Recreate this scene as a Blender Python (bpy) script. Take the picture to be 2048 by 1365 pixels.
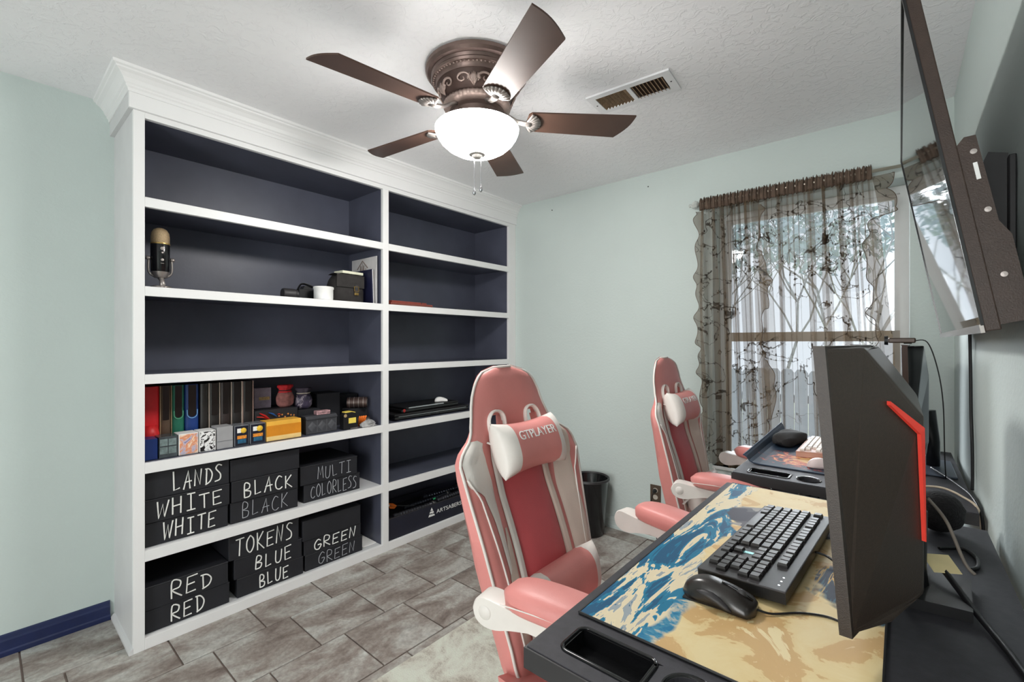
import bpy, bmesh, math, random
from mathutils import Vector, Matrix, Euler
random.seed(7)
R = math.radians
for o in list(bpy.data.objects): bpy.data.objects.remove(o)
scn = bpy.context.scene
C = scn.collection

# ------------------------------------------------------------------ camera
cam = bpy.data.cameras.new('camera'); cam.lens = 16.0; cam.sensor_width = 36; cam.sensor_fit = 'HORIZONTAL'
cam.shift_y = 2.5 / 2048; cam.clip_start = .02; cam.clip_end = 200
camo = bpy.data.objects.new('camera', cam); C.objects.link(camo)
camo.location = (0, 0, 1.31); camo.rotation_euler = (R(90), 0, math.atan(776 / 910.2))
scn.camera = camo
# ------------------------------------------------------------------ world and exposure
wd = bpy.data.worlds.new('World'); scn.world = wd; wd.use_nodes = True
bg = wd.node_tree.nodes['Background']
bg.inputs[0].default_value = (.86, .93, 1.0, 1); bg.inputs[1].default_value = 1.15
scn.view_settings.view_transform = 'Standard'; scn.view_settings.look = 'None'
scn.view_settings.exposure = .17; scn.view_settings.gamma = 1; scn.view_settings.use_curve_mapping = False
LAMP = 64.0; LAMP_IN = .7
# added fill light in front of the closed wall behind the camera, and hazy sun through the window
al = bpy.data.lights.new('added_fill_light', 'AREA'); al.shape = 'RECTANGLE'; al.size = 1.0; al.size_y = 2.0; al.energy = 54; al.color = (1, .99, .98)
alo = bpy.data.objects.new('added_fill_light', al); C.objects.link(alo); alo.location = (-.4, -2.42, 1.08); alo.rotation_euler = (R(90), 0, 0)
sl = bpy.data.lights.new('hazy_sun', 'SUN'); sl.energy = 10.0; sl.angle = R(35); sl.color = (.95, .98, 1)
slo = bpy.data.objects.new('hazy_sun', sl); C.objects.link(slo); slo.rotation_euler = Vector((.42, -1, -.38)).to_track_quat('-Z', 'Y').to_euler()
# room dimensions (metres): x across (bookcase wall to desk wall), y towards the window wall
XL, XR, YB, YF, ZC = -2.851, .19, 2.911, -2.45, 2.44
FX = -2.443          # plane of the bookcase face

# ------------------------------------------------------------------ materials
def lin(c):
    c = c / 255
    return c / 12.92 if c <= .04045 else ((c + .055) / 1.055) ** 2.4
def col(r, g, b): return (lin(r), lin(g), lin(b), 1)
def new_mat(name):
    m = bpy.data.materials.new(name); m.use_nodes = True
    nt = m.node_tree; return m, nt, nt.nodes['Principled BSDF']
def N(nt, t, **kw):
    n = nt.nodes.new(t)
    for k, v in kw.items():
        if k.startswith('i_'): n.inputs[k[2:].replace('_', ' ')].default_value = v
        else: setattr(n, k, v)
    return n
def ramp(nt, stops, interp='LINEAR'):
    n = nt.nodes.new('ShaderNodeValToRGB'); n.color_ramp.interpolation = interp
    e = n.color_ramp.elements
    while len(e) < len(stops): e.new(.5)
    for k, (p, c) in enumerate(stops): e[k].position = p; e[k].color = c
    return n
def mix(nt, a, b, fac, mode='MIX'):
    n = nt.nodes.new('ShaderNodeMix'); n.data_type = 'RGBA'; n.blend_type = mode
    for idx, v in ((0, fac), (6, a), (7, b)):
        if hasattr(v, 'links'): nt.links.new(v, n.inputs[idx])
        else: n.inputs[idx].default_value = v
    return n.outputs[2]
def coords(nt, world=False, scale=None, loc=None, rot=None):
    s = nt.nodes.new('ShaderNodeNewGeometry').outputs['Position'] if world else nt.nodes.new('ShaderNodeTexCoord').outputs['Object']
    if scale or loc or rot:
        mp = nt.nodes.new('ShaderNodeMapping'); nt.links.new(s, mp.inputs[0])
        if loc: mp.inputs[1].default_value = loc
        if rot: mp.inputs[2].default_value = rot
        if scale: mp.inputs[3].default_value = scale
        s = mp.outputs[0]
    return s
def noise(nt, vec, scale, detail=3, rough=.5, dist=0):
    n = N(nt, 'ShaderNodeTexNoise'); n.inputs['Scale'].default_value = scale; n.inputs['Detail'].default_value = detail
    n.inputs['Roughness'].default_value = rough; n.inputs['Distortion'].default_value = dist
    nt.links.new(vec, n.inputs['Vector']); return n.outputs[0]
def bump(nt, p, h, dist, strength=1.0):
    b = nt.nodes.new('ShaderNodeBump'); b.inputs['Strength'].default_value = strength; b.inputs['Distance'].default_value = dist
    nt.links.new(h, b.inputs['Height']); nt.links.new(b.outputs[0], p.inputs['Normal'])
MC = {}
def M(name, rgb, rough=.5, metal=0, var=.07, scale=18, bmp=0, bscale=120, spec=.5, coat=0, emit=0, world=False):
    if name in MC: return MC[name]
    m, nt, p = new_mat(name); c = col(*rgb)
    v = coords(nt, world)
    nz = noise(nt, v, scale, 4)
    lo = tuple(max(0, x * (1 - var)) for x in c[:3]) + (1,); hi = tuple(min(1, x * (1 + var)) for x in c[:3]) + (1,)
    rp = ramp(nt, [(.3, lo), (.7, hi)]); nt.links.new(nz, rp.inputs[0]); nt.links.new(rp.outputs[0], p.inputs['Base Color'])
    p.inputs['Roughness'].default_value = rough; p.inputs['Metallic'].default_value = metal
    p.inputs['Specular IOR Level'].default_value = spec
    if coat: p.inputs['Coat Weight'].default_value = coat; p.inputs['Coat Roughness'].default_value = .1
    if bmp: bump(nt, p, noise(nt, v, bscale, 3), bmp)
    if emit: nt.links.new(rp.outputs[0], p.inputs['Emission Color']); p.inputs['Emission Strength'].default_value = emit
    MC[name] = m; return m

m_wall = M('sage_wall_paint', (199, 210, 207), .7, var=.02, scale=2, bmp=.0012, bscale=70, world=True, spec=.3)
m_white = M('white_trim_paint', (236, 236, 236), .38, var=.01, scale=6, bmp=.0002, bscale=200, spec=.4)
m_sideshade = M('shaded_white_paint', (212, 212, 213), .45, var=.03, scale=8, spec=.4)  # trim white made greyer: shade on the bookcase side put into the colour
m_navy = M('navy_shelf_paint', (80, 83, 98), .42, var=.12, scale=5, bmp=.0003, bscale=60, spec=.5)
m_shelfgrey = M('grey_shelf_board', (205, 206, 208), .5, var=.05, scale=9)
m_navytrim = M('navy_baseboard_paint', (32, 42, 82), .3, var=.1, spec=.5)
def ceiling_mat():
    m, nt, p = new_mat('knockdown_ceiling')
    v = coords(nt, True)
    p.inputs['Base Color'].default_value = col(247, 247, 249); p.inputs['Roughness'].default_value = .8
    n1 = noise(nt, v, 26, 5, .6, 1.0); r1 = ramp(nt, [(.50, (0, 0, 0, 1)), (.60, (1, 1, 1, 1))]); nt.links.new(n1, r1.inputs[0])
    n2 = noise(nt, v, 70, 3); ad = N(nt, 'ShaderNodeMath', operation='MULTIPLY_ADD'); nt.links.new(n2, ad.inputs[0]); ad.inputs[1].default_value = .5
    nt.links.new(r1.outputs[0], ad.inputs[2]); bump(nt, p, ad.outputs[0], .0010)
    return m
m_ceil = ceiling_mat()
def tile_mat():
    m, nt, p = new_mat('slate_look_tile')
    oi = N(nt, 'ShaderNodeObjectInfo'); g = coords(nt, True)
    ad = N(nt, 'ShaderNodeVectorMath', operation='ADD'); nt.links.new(g, ad.inputs[0])
    cmb = N(nt, 'ShaderNodeCombineXYZ'); mu = N(nt, 'ShaderNodeMath', operation='MULTIPLY'); mu.inputs[1].default_value = 31
    nt.links.new(oi.outputs['Random'], mu.inputs[0]); nt.links.new(mu.outputs[0], cmb.inputs[2]); nt.links.new(cmb.outputs[0], ad.inputs[1])
    v = ad.outputs[0]
    st = N(nt, 'ShaderNodeMapping'); st.inputs[3].default_value = (1, .55, 1); nt.links.new(v, st.inputs[0])
    a = noise(nt, st.outputs[0], 7, 6, .62, .6)
    r1 = ramp(nt, [(.30, col(112, 100, 94)), (.45, col(150, 141, 134)), (.58, col(180, 178, 172)), (.72, col(198, 201, 196))]); nt.links.new(a, r1.inputs[0])
    b = noise(nt, v, 60, 4, .7); r2 = ramp(nt, [(.35, (.72, .70, .70, 1)), (.65, (1.12, 1.12, 1.12, 1))]); nt.links.new(b, r2.inputs[0])
    c2 = mix(nt, r1.outputs[0], r2.outputs[0], .8, 'MULTIPLY')
    d = noise(nt, st.outputs[0], 3.3, 5, .6, .3); r3 = ramp(nt, [(.60, (0, 0, 0, 1)), (.72, (1, 1, 1, 1))]); nt.links.new(d, r3.inputs[0])
    fac = N(nt, 'ShaderNodeMath', operation='MULTIPLY'); fac.inputs[1].default_value = .55; nt.links.new(r3.outputs[0], fac.inputs[0])
    c3 = mix(nt, c2, col(92, 78, 72), fac.outputs[0]); nt.links.new(c3, p.inputs['Base Color'])
    p.inputs['Roughness'].default_value = .5; p.inputs['Specular IOR Level'].default_value = .35
    bump(nt, p, b, .0012)
    return m
m_tile = tile_mat()
m_grout = M('grout', (118, 104, 97), .9, var=.12, scale=30, world=True)
m_bronze = M('aged_bronze', (110, 92, 86), .38, .55, var=.25, scale=14, bmp=.0008, bscale=60)
m_bronze_hi = M('bronze_highlight', (164, 144, 136), .38, .5, var=.2, scale=20)
m_bronze_dk = M('bronze_dark', (74, 56, 50), .5, .4, var=.2)
m_pewter = M('pewter', (164, 156, 152), .34, .65, var=.15)
m_blade = M('walnut_blade', (76, 55, 46), .42, var=.10, scale=10, spec=.4)
m_chrome = M('chrome', (205, 205, 210), .15, 1, var=.03)
m_black = M('black_plastic', (26, 26, 28), .42, var=.15, spec=.4)
m_gloss = M('black_gloss_plastic', (20, 20, 22), .15, var=.1)
m_desk = M('carbon_desk_top', (64, 63, 68), .55, var=.12, scale=60, bmp=.0002, bscale=500, spec=.25)
m_deskedge = M('desk_edge', (44, 43, 45), .5, var=.1)
m_dark = M('dark_grey_plastic', (52, 50, 52), .5, var=.12)
m_cardblack = M('black_card', (27, 28, 34), .6, var=.14, scale=10, bmp=.0002, bscale=200)
m_chalk = M('chalk_marker', (236, 236, 232), .8, var=.06, scale=200)
m_chalkdim = M('thin_chalk', (168, 170, 176), .8, var=.06, scale=200)
m_pink = M('salmon_leatherette', (220, 142, 137), .42, var=.05, scale=9, bmp=.0003, bscale=400, spec=.4)
m_rose = M('rose_leatherette', (202, 92, 96), .45, var=.06, scale=9, bmp=.0003, bscale=400, spec=.4)
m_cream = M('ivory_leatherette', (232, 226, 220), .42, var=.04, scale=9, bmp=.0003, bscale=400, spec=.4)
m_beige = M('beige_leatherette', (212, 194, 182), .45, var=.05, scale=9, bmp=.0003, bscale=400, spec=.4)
m_armplastic = M('white_arm_plastic', (228, 222, 216), .4, var=.03)
m_paper = M('white_paper', (238, 238, 236), .7, var=.03)

# ------------------------------------------------------------------ mesh helpers
def link(name, me, mat=None, parent=None, loc=(0, 0, 0), rot=(0, 0, 0), smooth=False):
    o = bpy.data.objects.new(name, me); C.objects.link(o)
    if mat is not None and not me.materials: me.materials.append(mat)
    if smooth:
        for p in me.polygons: p.use_smooth = True
    o.location = loc; o.rotation_euler = rot
    if parent is not None: o.parent = parent
    return o
def tag(o, label=None, cat=None, group=None, kind=None):
    if label: o['label'] = label
    if cat: o['category'] = cat
    if group: o['group'] = group
    if kind: o['kind'] = kind
    return o
def thing(name, label, cat, loc=(0, 0, 0), rz=0, group=None):
    o = bpy.data.objects.new(name, None); C.objects.link(o); o.empty_display_size = .05
    o.location = loc; o.rotation_euler = (0, 0, rz); return tag(o, label, cat, group)
class MB:
    def __init__(s): s.bm = bmesh.new()
    def box(s, lo, hi, bev=0, seg=2, mtx=None):
        r = bmesh.ops.create_cube(s.bm, size=1); vs = r['verts']
        for v in vs: v.co = Vector([lo[i] + (v.co[i] + .5) * (hi[i] - lo[i]) for i in range(3)])
        if bev:
            es = list({e for v in vs for e in v.link_edges})
            g = bmesh.ops.bevel(s.bm, geom=es, offset=bev, segments=seg, profile=.5, affect='EDGES')
            vs = list({v for f in g['faces'] for v in f.verts} | {v for v in vs if v.is_valid})
        if mtx is not None:
            for v in vs: v.co = mtx @ v.co
        return s
    def loft(s, rings, close=True, cap=True):
        vr = [[s.bm.verts.new(p) for p in r] for r in rings]; n = len(rings[0])
        for a, b in zip(vr, vr[1:]):
            for i in range(n if close else n - 1):
                j = (i + 1) % n
                try: s.bm.faces.new((a[i], a[j], b[j], b[i]))
                except ValueError: pass
        if cap and close:
            for q in (vr[0][::-1], vr[-1]):
                try: s.bm.faces.new(q)
                except ValueError: pass
        return s
    def tube(s, path, r, n=8, cap=True, flat=1.0):
        path = [Vector(p) for p in path]; rr = r if isinstance(r, (list, tuple)) else [r] * len(path)
        rings = []; up = None
        for i, p in enumerate(path):
            d = (path[min(i + 1, len(path) - 1)] - path[max(i - 1, 0)])
            d = d.normalized() if d.length > 1e-9 else Vector((0, 0, 1))
            if up is None: up = Vector((0, 0, 1)) if abs(d.z) < .9 else Vector((1, 0, 0))
            a = d.cross(up); a = a.normalized() if a.length > 1e-6 else d.orthogonal().normalized()
            b = a.cross(d).normalized(); up = b
            rings.append([p + a * math.cos(t) * rr[i] + b * math.sin(t) * rr[i] * flat for t in [k * 2 * math.pi / n for k in range(n)]])
        return s.loft(rings, cap=cap)
    def cyl(s, p0, p1, r0, r1=None, n=24): return s.tube([p0, p1], [r0, r1 if r1 is not None else r0], n)
    def lathe(s, prof, n=40, c=(0, 0, 0), axis='z', cap=True, mod=None):
        rings = []
        for k, (r, z) in enumerate(prof):
            ring = []
            for i in range(n):
                t = i * 2 * math.pi / n; q = max(r, 1e-5) * (mod(t, k) if mod else 1)
                x, y = q * math.cos(t), q * math.sin(t)
                ring.append(Vector(c) + (Vector((x, y, z)) if axis == 'z' else Vector((z, x, y)) if axis == 'x' else Vector((y, z, x))))
            rings.append(ring)
        return s.loft(rings, cap=cap)
    def prism(s, outline, fn, d0, d1):
        return s.loft([[fn(a, b, d0) for a, b in outline], [fn(a, b, d1) for a, b in outline]])
    def poly(s, pts):
        s.bm.faces.new([s.bm.verts.new(p) for p in pts]); return s
    def grid(s, f, nu, nv):
        vs = [[s.bm.verts.new(f(i / nu, j / nv)) for j in range(nv + 1)] for i in range(nu + 1)]
        for i in range(nu):
            for j in range(nv): s.bm.faces.new((vs[i][j], vs[i + 1][j], vs[i + 1][j + 1], vs[i][j + 1]))
        return s
    def xf(s, mtx):
        bmesh.ops.transform(s.bm, matrix=mtx, verts=s.bm.verts); return s
    def mesh(s, name='m'):
        bmesh.ops.recalc_face_normals(s.bm, faces=s.bm.faces)
        me = bpy.data.meshes.new(name); s.bm.to_mesh(me); s.bm.free(); return me
    def build(s, name, mat, parent=None, smooth=False, loc=(0, 0, 0), rot=(0, 0, 0)):
        return link(name, s.mesh(name), mat, parent, loc, rot, smooth)
def box(name, lo, hi, mat, parent=None, bev=0, seg=2, smooth=False):
    return MB().box(lo, hi, bev, seg).build(name, mat, parent, smooth)
def auto_smooth(o, ang=35):
    me = o.data
    for p in me.polygons: p.use_smooth = True
    me.set_sharp_from_angle(angle=R(ang)); return o
def text_mesh(s, size, depth=.0006):
    cu = bpy.data.curves.new('t', 'FONT'); cu.body = s; cu.size = size; cu.extrude = depth; cu.align_x = 'LEFT'
    o = bpy.data.objects.new('t', cu); C.objects.link(o)
    dg = bpy.context.evaluated_depsgraph_get(); me = bpy.data.meshes.new_from_object(o.evaluated_get(dg))
    bpy.data.objects.remove(o); return me
def interp(tab, x):
    if x <= tab[0][0]: return tab[0][1]
    for (a, b), (c, d) in zip(tab, tab[1:]):
        if x <= c:
            t = (x - a) / (c - a); t = t * t * (3 - 2 * t) if False else t
            return b + (d - b) * t
    return tab[-1][1]
def smoothpath(pts, sub=6):
    P = [Vector(p) for p in pts]; out = []
    for i in range(len(P) - 1):
        p0, p1, p2, p3 = P[max(i - 1, 0)], P[i], P[i + 1], P[min(i + 2, len(P) - 1)]
        for k in range(sub):
            t = k / sub
            out.append(.5 * ((2 * p1) + (p2 - p0) * t + (2 * p0 - 5 * p1 + 4 * p2 - p3) * t * t + (3 * p1 - p0 - 3 * p2 + p3) * t ** 3))
    out.append(P[-1]); return out
def struct(o): return tag(o, kind='structure')

# ------------------------------------------------------------------ room shell
floor = struct(box('floor', (XL - .1, YF, -.12), (XR + .1, YB + .1, -.006), m_grout))
floor['label'] = 'staggered grey brown slate look floor tiles with grout'
TW, TL = .3125, .3185
tile_me = {}
def tile_mesh(w, l):
    k = (round(w, 3), round(l, 3))
    if k not in tile_me: tile_me[k] = MB().box((0, 0, -.008), (w, l, 0), .0018, 1).mesh('tile'); tile_me[k].materials.append(m_tile)
    return tile_me[k]
xr0 = -2.215 - 3 * TW; G = .0065
for row in range(11):
    x0 = xr0 + row * TW; x1 = x0 + TW
    a, b = max(x0 + G / 2, XL), min(x1 - G / 2, XR)
    if b - a < .02: continue
    off = .541 + ((row - 2) % 3) * .1045
    j = -11
    while True:
        y0 = off + j * TL; j += 1
        if y0 > YB: break
        c, d = max(y0 + G / 2, YF), min(y0 + TL - G / 2, YB)
        if d - c < .02: continue
        link('floor_tile', tile_mesh(b - a, d - c), None, floor, (a, c, random.uniform(-.0006, .0006)))
ceil = struct(box('ceiling', (XL - .1, YF, ZC), (XR + .1, YB + .1, ZC + .1), m_ceil))
ceil['label'] = 'white ceiling with knockdown texture'
wl = struct(box('wall_left', (XL - .1, YF, 0), (XL, YB, ZC), m_wall)); wl['label'] = 'pale sage green wall behind the bookcase'
wr = struct(box('wall_right', (XR, YF, 0), (XR + .1, YB, ZC), m_wall)); wr['label'] = 'pale sage green wall behind the desks'
struct(box('wall_front', (XL - .1, YF - .1, 0), (XR + .1, YF, ZC), m_wall))['label'] = 'sage wall behind the camera'
WX0, WX1, WZ0, WZ1 = -.872, .036, .56, 2.112      # window opening
mb = MB()
mb.box((XL - .1, YB, 0), (WX0, YB + .22, ZC)).box((WX1, YB, 0), (XR + .1, YB + .22, ZC))
mb.box((WX0, YB, 0), (WX1, YB + .22, WZ0)).box((WX0, YB, WZ1), (WX1, YB + .22, ZC))
wb = struct(mb.build('wall_back', m_wall)); wb['label'] = 'pale sage green wall with the curtained window'
# navy baseboards
def baseboard(name, p, q, nrm, mat=m_navytrim):
    p, q, nrm = Vector(p), Vector(q), Vector(nrm)
    prof = [(0, 0), (.016, 0), (.016, .018), (.012, .024), (.012, .062), (.009, .070), (.006, .084), (0, .088)]
    mb = MB().loft([[a + nrm * d + Vector((0, 0, z)) for d, z in prof] for a in (p, q)])
    return struct(mb.build(name, mat))
baseboard('baseboard_left', (XL, YF, 0), (XL, .405, 0), (1, 0, 0))['label'] = 'navy blue baseboard left of the bookcase'
baseboard('baseboard_back', (FX + .02, YB, 0), (XR, YB, 0), (0, -1, 0), m_wall)['label'] = 'sage baseboard under the window'

# ------------------------------------------------------------------ window
m_vinyl = M('white_vinyl', (226, 228, 228), .4, var=.02)
m_taupe = M('taupe_vinyl', (176, 168, 158), .45, var=.04)
def glass_mat():
    m, nt, p = new_mat('window_glass')
    out = nt.nodes['Material Output']; tr = N(nt, 'ShaderNodeBsdfTransparent'); gl = N(nt, 'ShaderNodeBsdfGlossy'); gl.inputs['Roughness'].default_value = .02
    nz = noise(nt, coords(nt), 3, 2); rp = ramp(nt, [(0, (.95, .98, 1, 1)), (1, (1, 1, 1, 1))]); nt.links.new(nz, rp.inputs[0]); nt.links.new(rp.outputs[0], tr.inputs[0])
    fr = N(nt, 'ShaderNodeFresnel'); mx = N(nt, 'ShaderNodeMixShader'); nt.links.new(fr.outputs[0], mx.inputs[0])
    nt.links.new(tr.outputs[0], mx.inputs[1]); nt.links.new(gl.outputs[0], mx.inputs[2]); nt.links.new(mx.outputs[0], out.inputs[0]); return m
m_glass = glass_mat()
win = tag(bpy.data.objects.new('window_1', None), 'single hung window with taupe meeting rail behind the sheer curtains', None, None, 'structure')
C.objects.link(win)
Yw = YB + .15
def frame(name, x0, x1, z0, z1, y0, y1, t, mat, tb=None, tt=None):
    tb = tb or t; tt = tt or t
    mb = MB().box((x0, y0, z0), (x0 + t, y1, z1)).box((x1 - t, y0, z0), (x1, y1, z1)).box((x0 + t, y0, z0), (x1 - t, y1, z0 + tb)).box((x0 + t, y0, z1 - tt), (x1 - t, y1, z1))
    return mb.build(name, mat, win)
frame('window_frame', WX0 + .001, WX1 - .001, WZ0, WZ1 - .001, Yw, Yw + .06, .035, m_vinyl)
frame('upper_sash', WX0 + .036, WX1 - .036, 1.345, WZ1 - .036, Yw + .03, Yw + .055, .022, m_vinyl)
frame('lower_sash', WX0 + .036, WX1 - .036, WZ0 + .036, 1.37, Yw + .004, Yw + .029, .028, m_taupe, tt=.055)
box('pane', (WX0 + .055, Yw + .041, 1.36), (WX1 - .055, Yw + .044, WZ1 - .055), m_glass, win)
box('pane', (WX0 + .06, Yw + .015, WZ0 + .06), (WX1 - .06, Yw + .018, 1.32), m_glass, win)
box('window_sill', (WX0 + .001, YB - .012, WZ0 - .018), (WX1 - .001, Yw, WZ0), m_vinyl, win, .003)

# ------------------------------------------------------------------ built-in bookcase
bc = thing('bookcase', 'tall white built in bookcase with navy blue interior', 'bookcase', (0, 0, 0))
Y0, YC0, YC1, Y1 = .4209, 1.631, 1.6725, YB        # stile positions along the wall
BI = XL + .012                                      # inner face of the back panel
ZS = [(.009, .049), (.374, .421), (.749, .794), (1.131, 1.172), (1.508, 1.549), (1.888, 1.9297)]
ZTOP = 2.2635
st = .022
box('stile', (FX - st, Y0, .0), (FX, Y0 + .039, ZTOP + .06), m_white, bc, .001, 1)
box('stile', (FX - st, YC0, .0), (FX, YC1, ZTOP), m_white, bc, .001, 1)
box('stile', (FX - st, 2.826, .0), (FX, YB - .001, ZTOP + .06), m_white, bc, .001, 1)
box('side_panel', (XL, Y0, 0), (FX - st, Y0 + .018, ZC - .09), m_sideshade, bc)
box('liner_panel', (BI, Y0 + .018, 0), (FX - st, Y0 + .036, ZTOP), m_navy, bc)
box('partition', (BI, YC0 - .003, .02), (FX - st, YC1 - .004, ZTOP), m_navy, bc)
box('liner_panel', (BI, 2.829, 0), (FX - st, YB - .001, ZTOP), m_navy, bc)
box('back_panel', (XL, Y0 + .018, 0), (BI, YB - .001, ZTOP + .02), m_navy, bc)
box('top_panel', (BI, Y0 + .036, ZTOP), (FX - st, 2.829, ZTOP + .018), m_navy, bc)
box('header_rail', (FX - st, Y0 + .039, ZTOP), (FX, 2.826, ZTOP + .06), m_white, bc, .001, 1)
for bay, (ya, yb) in enumerate(((Y0 + .039, YC0), (YC1, 2.826))):
    for k, (za, zb) in enumerate(ZS):
        light = bay == 0 and k in (0, 1)
        s = box('shelf', (BI, ya - .002, zb - .03), (FX - st, yb + .002, zb - .001), m_shelfgrey if light else m_navy, bc)
        box('shelf_edge', (FX - st, ya, za if k else .0), (FX, yb, zb), m_white, s, .0012, 1)
# frieze, crown, base shoe
box('frieze', (FX, Y0 - .016, 2.287), (FX + .016, YB - .001, 2.36), m_white, bc, .001, 1)
box('frieze', (XL, Y0 - .016, 2.287), (FX, Y0, 2.36), m_sideshade, bc)
cp = [(.0, .0), (.004, .0), (.006, .012), (.012, .018), (.012, .024), (.018, .03), (.024, .045), (.036, .06), (.048, .068), (.05, .074), (.058, .078), (.06, .089), (.0, .089)]
crown = [(FX + .016 + d, z + 2.351) for d, z in cp]
mb = MB()
mb.loft([[Vector((x, YB - .001, z)) for x, z in crown], [Vector((x, Y0 - .016 - (x - FX - .016), z)) for x, z in crown],
         [Vector((XL, Y0 - .016 - (x - FX - .016), z)) for x, z in crown]])
mb.build('crown_moulding', m_white, bc)
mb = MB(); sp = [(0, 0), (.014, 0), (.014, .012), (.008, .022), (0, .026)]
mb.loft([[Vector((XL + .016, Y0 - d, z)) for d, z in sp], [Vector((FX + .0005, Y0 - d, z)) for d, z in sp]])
mb.build('shoe_moulding', m_sideshade, bc)

# ------------------------------------------------------------------ ceiling fan
FCX, FCY = -1.343, 1.351
fan = thing('ceiling_fan', 'bronze hugger ceiling fan with five brown blades and a white glass bowl light', 'ceiling fan', (FCX, FCY, ZC))
prof = [(.205, 0), (.212, -.006), (.212, -.02), (.204, -.03), (.190, -.034), (.186, -.044), (.190, -.050), (.186, -.058), (.176, -.060), (.170, -.068), (.168, -.078)]
auto_smooth(MB().lathe(prof, 64).build('canopy', m_bronze, fan))
bead = MB()
for i in range(72):
    t = i * 2 * math.pi / 72; bead.lathe([(0.0001, -.0035), (.003, -.002), (.0042, 0), (.003, .002), (.0001, .0035)], 6, (.179 * math.cos(t), .179 * math.sin(t), -.062))
tag(bead.build('bead_ring', m_bronze_hi, fan, True), kind='stuff')
auto_smooth(MB().lathe([(.166, -.076), (.160, -.084), (.150, -.110), (.135, -.135), (.126, -.142)], 64).build('motor_housing', m_bronze_dk, fan))
# scrolls and shells around the housing
def hous(t, w, out=0):
    z = -.082 - w * .056; r = interp([(0, .162), (.5, .150), (1, .134)], w) + out
    return Vector((r * math.cos(t), r * math.sin(t), z))
for i in range(6):
    t0 = i * math.pi / 3 - R(50)
    sh = MB()
    for k in range(-3, 4):
        a = k * .32
        pts = [hous(t0 + math.sin(a) * .13 * q, .95 - .75 * q * math.cos(a), .003 + .005 * math.sin(q * 3)) for q in (0, .35, .7, 1)]
        sh.tube(pts, [.002, .0045, .006, .003], 6)
    sh.build('shell_ornament', m_bronze_hi, fan, True)
    for sg in (-1, 1):
        sc = MB(); pts = []
        for k in range(22):
            a = k * .36; rr = .21 * (1 - k / 24)
            pts.append(hous(t0 + sg * (.30 + rr * math.cos(a + 2.6)), .5 + 1.75 * rr * math.sin(a + 2.6), .004))
        sc.tube(pts, [.0055 - .00015 * k for k in range(22)], 6)
        lf = [hous(t0 + sg * (.10 + .06 * q), .25 + .6 * q - .3 * q * q, .003) for q in (0, .3, .6, 1, 1.4)]
        sc.tube(lf, [.002, .006, .008, .006, .002], 6)
        sc.build('scroll_ornament', m_bronze_hi, fan, True)
auto_smooth(MB().lathe([(.122, -.138), (.134, -.142), (.139, -.152), (.134, -.163), (.120, -.168), (.116, -.172)], 144, mod=lambda t, k: 1 + (.018 * math.cos(48 * t) if 0 < k < 4 else 0)).build('fluted_ring', m_bronze_hi, fan), 60)
auto_smooth(MB().lathe([(.112, -.170), (.114, -.176), (.104, -.184), (.102, -.204), (.108, -.208), (.106, -.214), (.09, -.218)], 48).build('flywheel', m_bronze, fan))
auto_smooth(MB().lathe([(.088, -.216), (.096, -.222), (.098, -.238), (.112, -.244), (.168, -.2445), (.168, -.2475), (.06, -.248)], 40).build('switch_cup', m_pewter, fan))
ZB = 2.24 - ZC
def blade_mesh():
    out = []; n = 16; L0, L1 = .225, .652
    for i in range(9):      # leading edge root to tip
        q = i / 8; out.append((L0 + q * (L1 + .008 - L0), -.058 - .012 * q))
    for i in range(1, 8): a = i / 8; out.append((L1 + .008 - .055 * a + .014 * math.sin(a * math.pi), -.070 + .142 * a))
    for i in range(9): q = 1 - i / 8; out.append((L0 + q * (L1 - .047 - L0), .058 + .014 * q))
    out += [(L0 - .012, .045), (L0 - .018, .0), (L0 - .012, -.045)]
    return MB().prism(out, lambda a, b, d: Vector((a, b, d)), -.003, .003).mesh('blade')
bl_me = blade_mesh(); bl_me.materials.append(m_blade)
def iron_mesh():
    mb = MB()
    mb.tube([(.095, 0, .035), (.13, 0, .02), (.165, 0, -.002), (.20, 0, -.010), (.225, 0, -.010)], [.018, .013, .012, .014, .016], 10, flat=.6)
    for k in range(-4, 5):
        a = k * .28
        mb.tube([(.205, 0, -.008), (.205 + .03 * math.cos(a), .03 * math.sin(a), -.011), (.205 + .062 * math.cos(a), .058 * math.sin(a), -.007)], [.004, .0072, .0085], 6, flat=.6)
    return mb.mesh('iron')
ir_me = iron_mesh(); ir_me.materials.append(m_pewter)
for p in ir_me.polygons: p.use_smooth = True
for k in range(5):
    th = R(-26.0 + 72 * k - (3 if k == 3 else 0))
    mt = Matrix.Rotation(th, 4, 'Z') @ Matrix.Rotation(R(-11), 4, 'X')
    b = link('fan_blade', bl_me, None, fan); b.location = (0, 0, ZB); b.rotation_euler = mt.to_euler()
    s = link('blade_bracket', ir_me, None, b)
# light bowl and its lamp
def bowl_mat(name='alabaster_glass_bowl', LAMP=LAMP):
    m, nt, p = new_mat(name)
    nz = noise(nt, coords(nt), 14, 5, .6, 1); rp = ramp(nt, [(.3, (1, .965, .92, 1)), (.7, (1, .985, .96, 1))]); nt.links.new(nz, rp.inputs[0])
    p.inputs['Base Color'].default_value = (.9, .88, .85, 1); p.inputs['Roughness'].default_value = .3
    nt.links.new(rp.outputs[0], p.inputs['Emission Color']); p.inputs['Emission Strength'].default_value = LAMP
    return m
BZ = -.243
pr = [(.170, BZ + .004), (.174, BZ), (.173, BZ - .010), (.166, BZ - .028), (.150, BZ - .052), (.126, BZ - .074), (.096, BZ - .091), (.060, BZ - .102), (.022, BZ - .106)]
prin = [(r - .004, z + .003) for r, z in pr[::-1]]
lb = auto_smooth(MB().lathe(pr, 64, cap=False).build('light_bowl', bowl_mat(), fan), 60)
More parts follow.
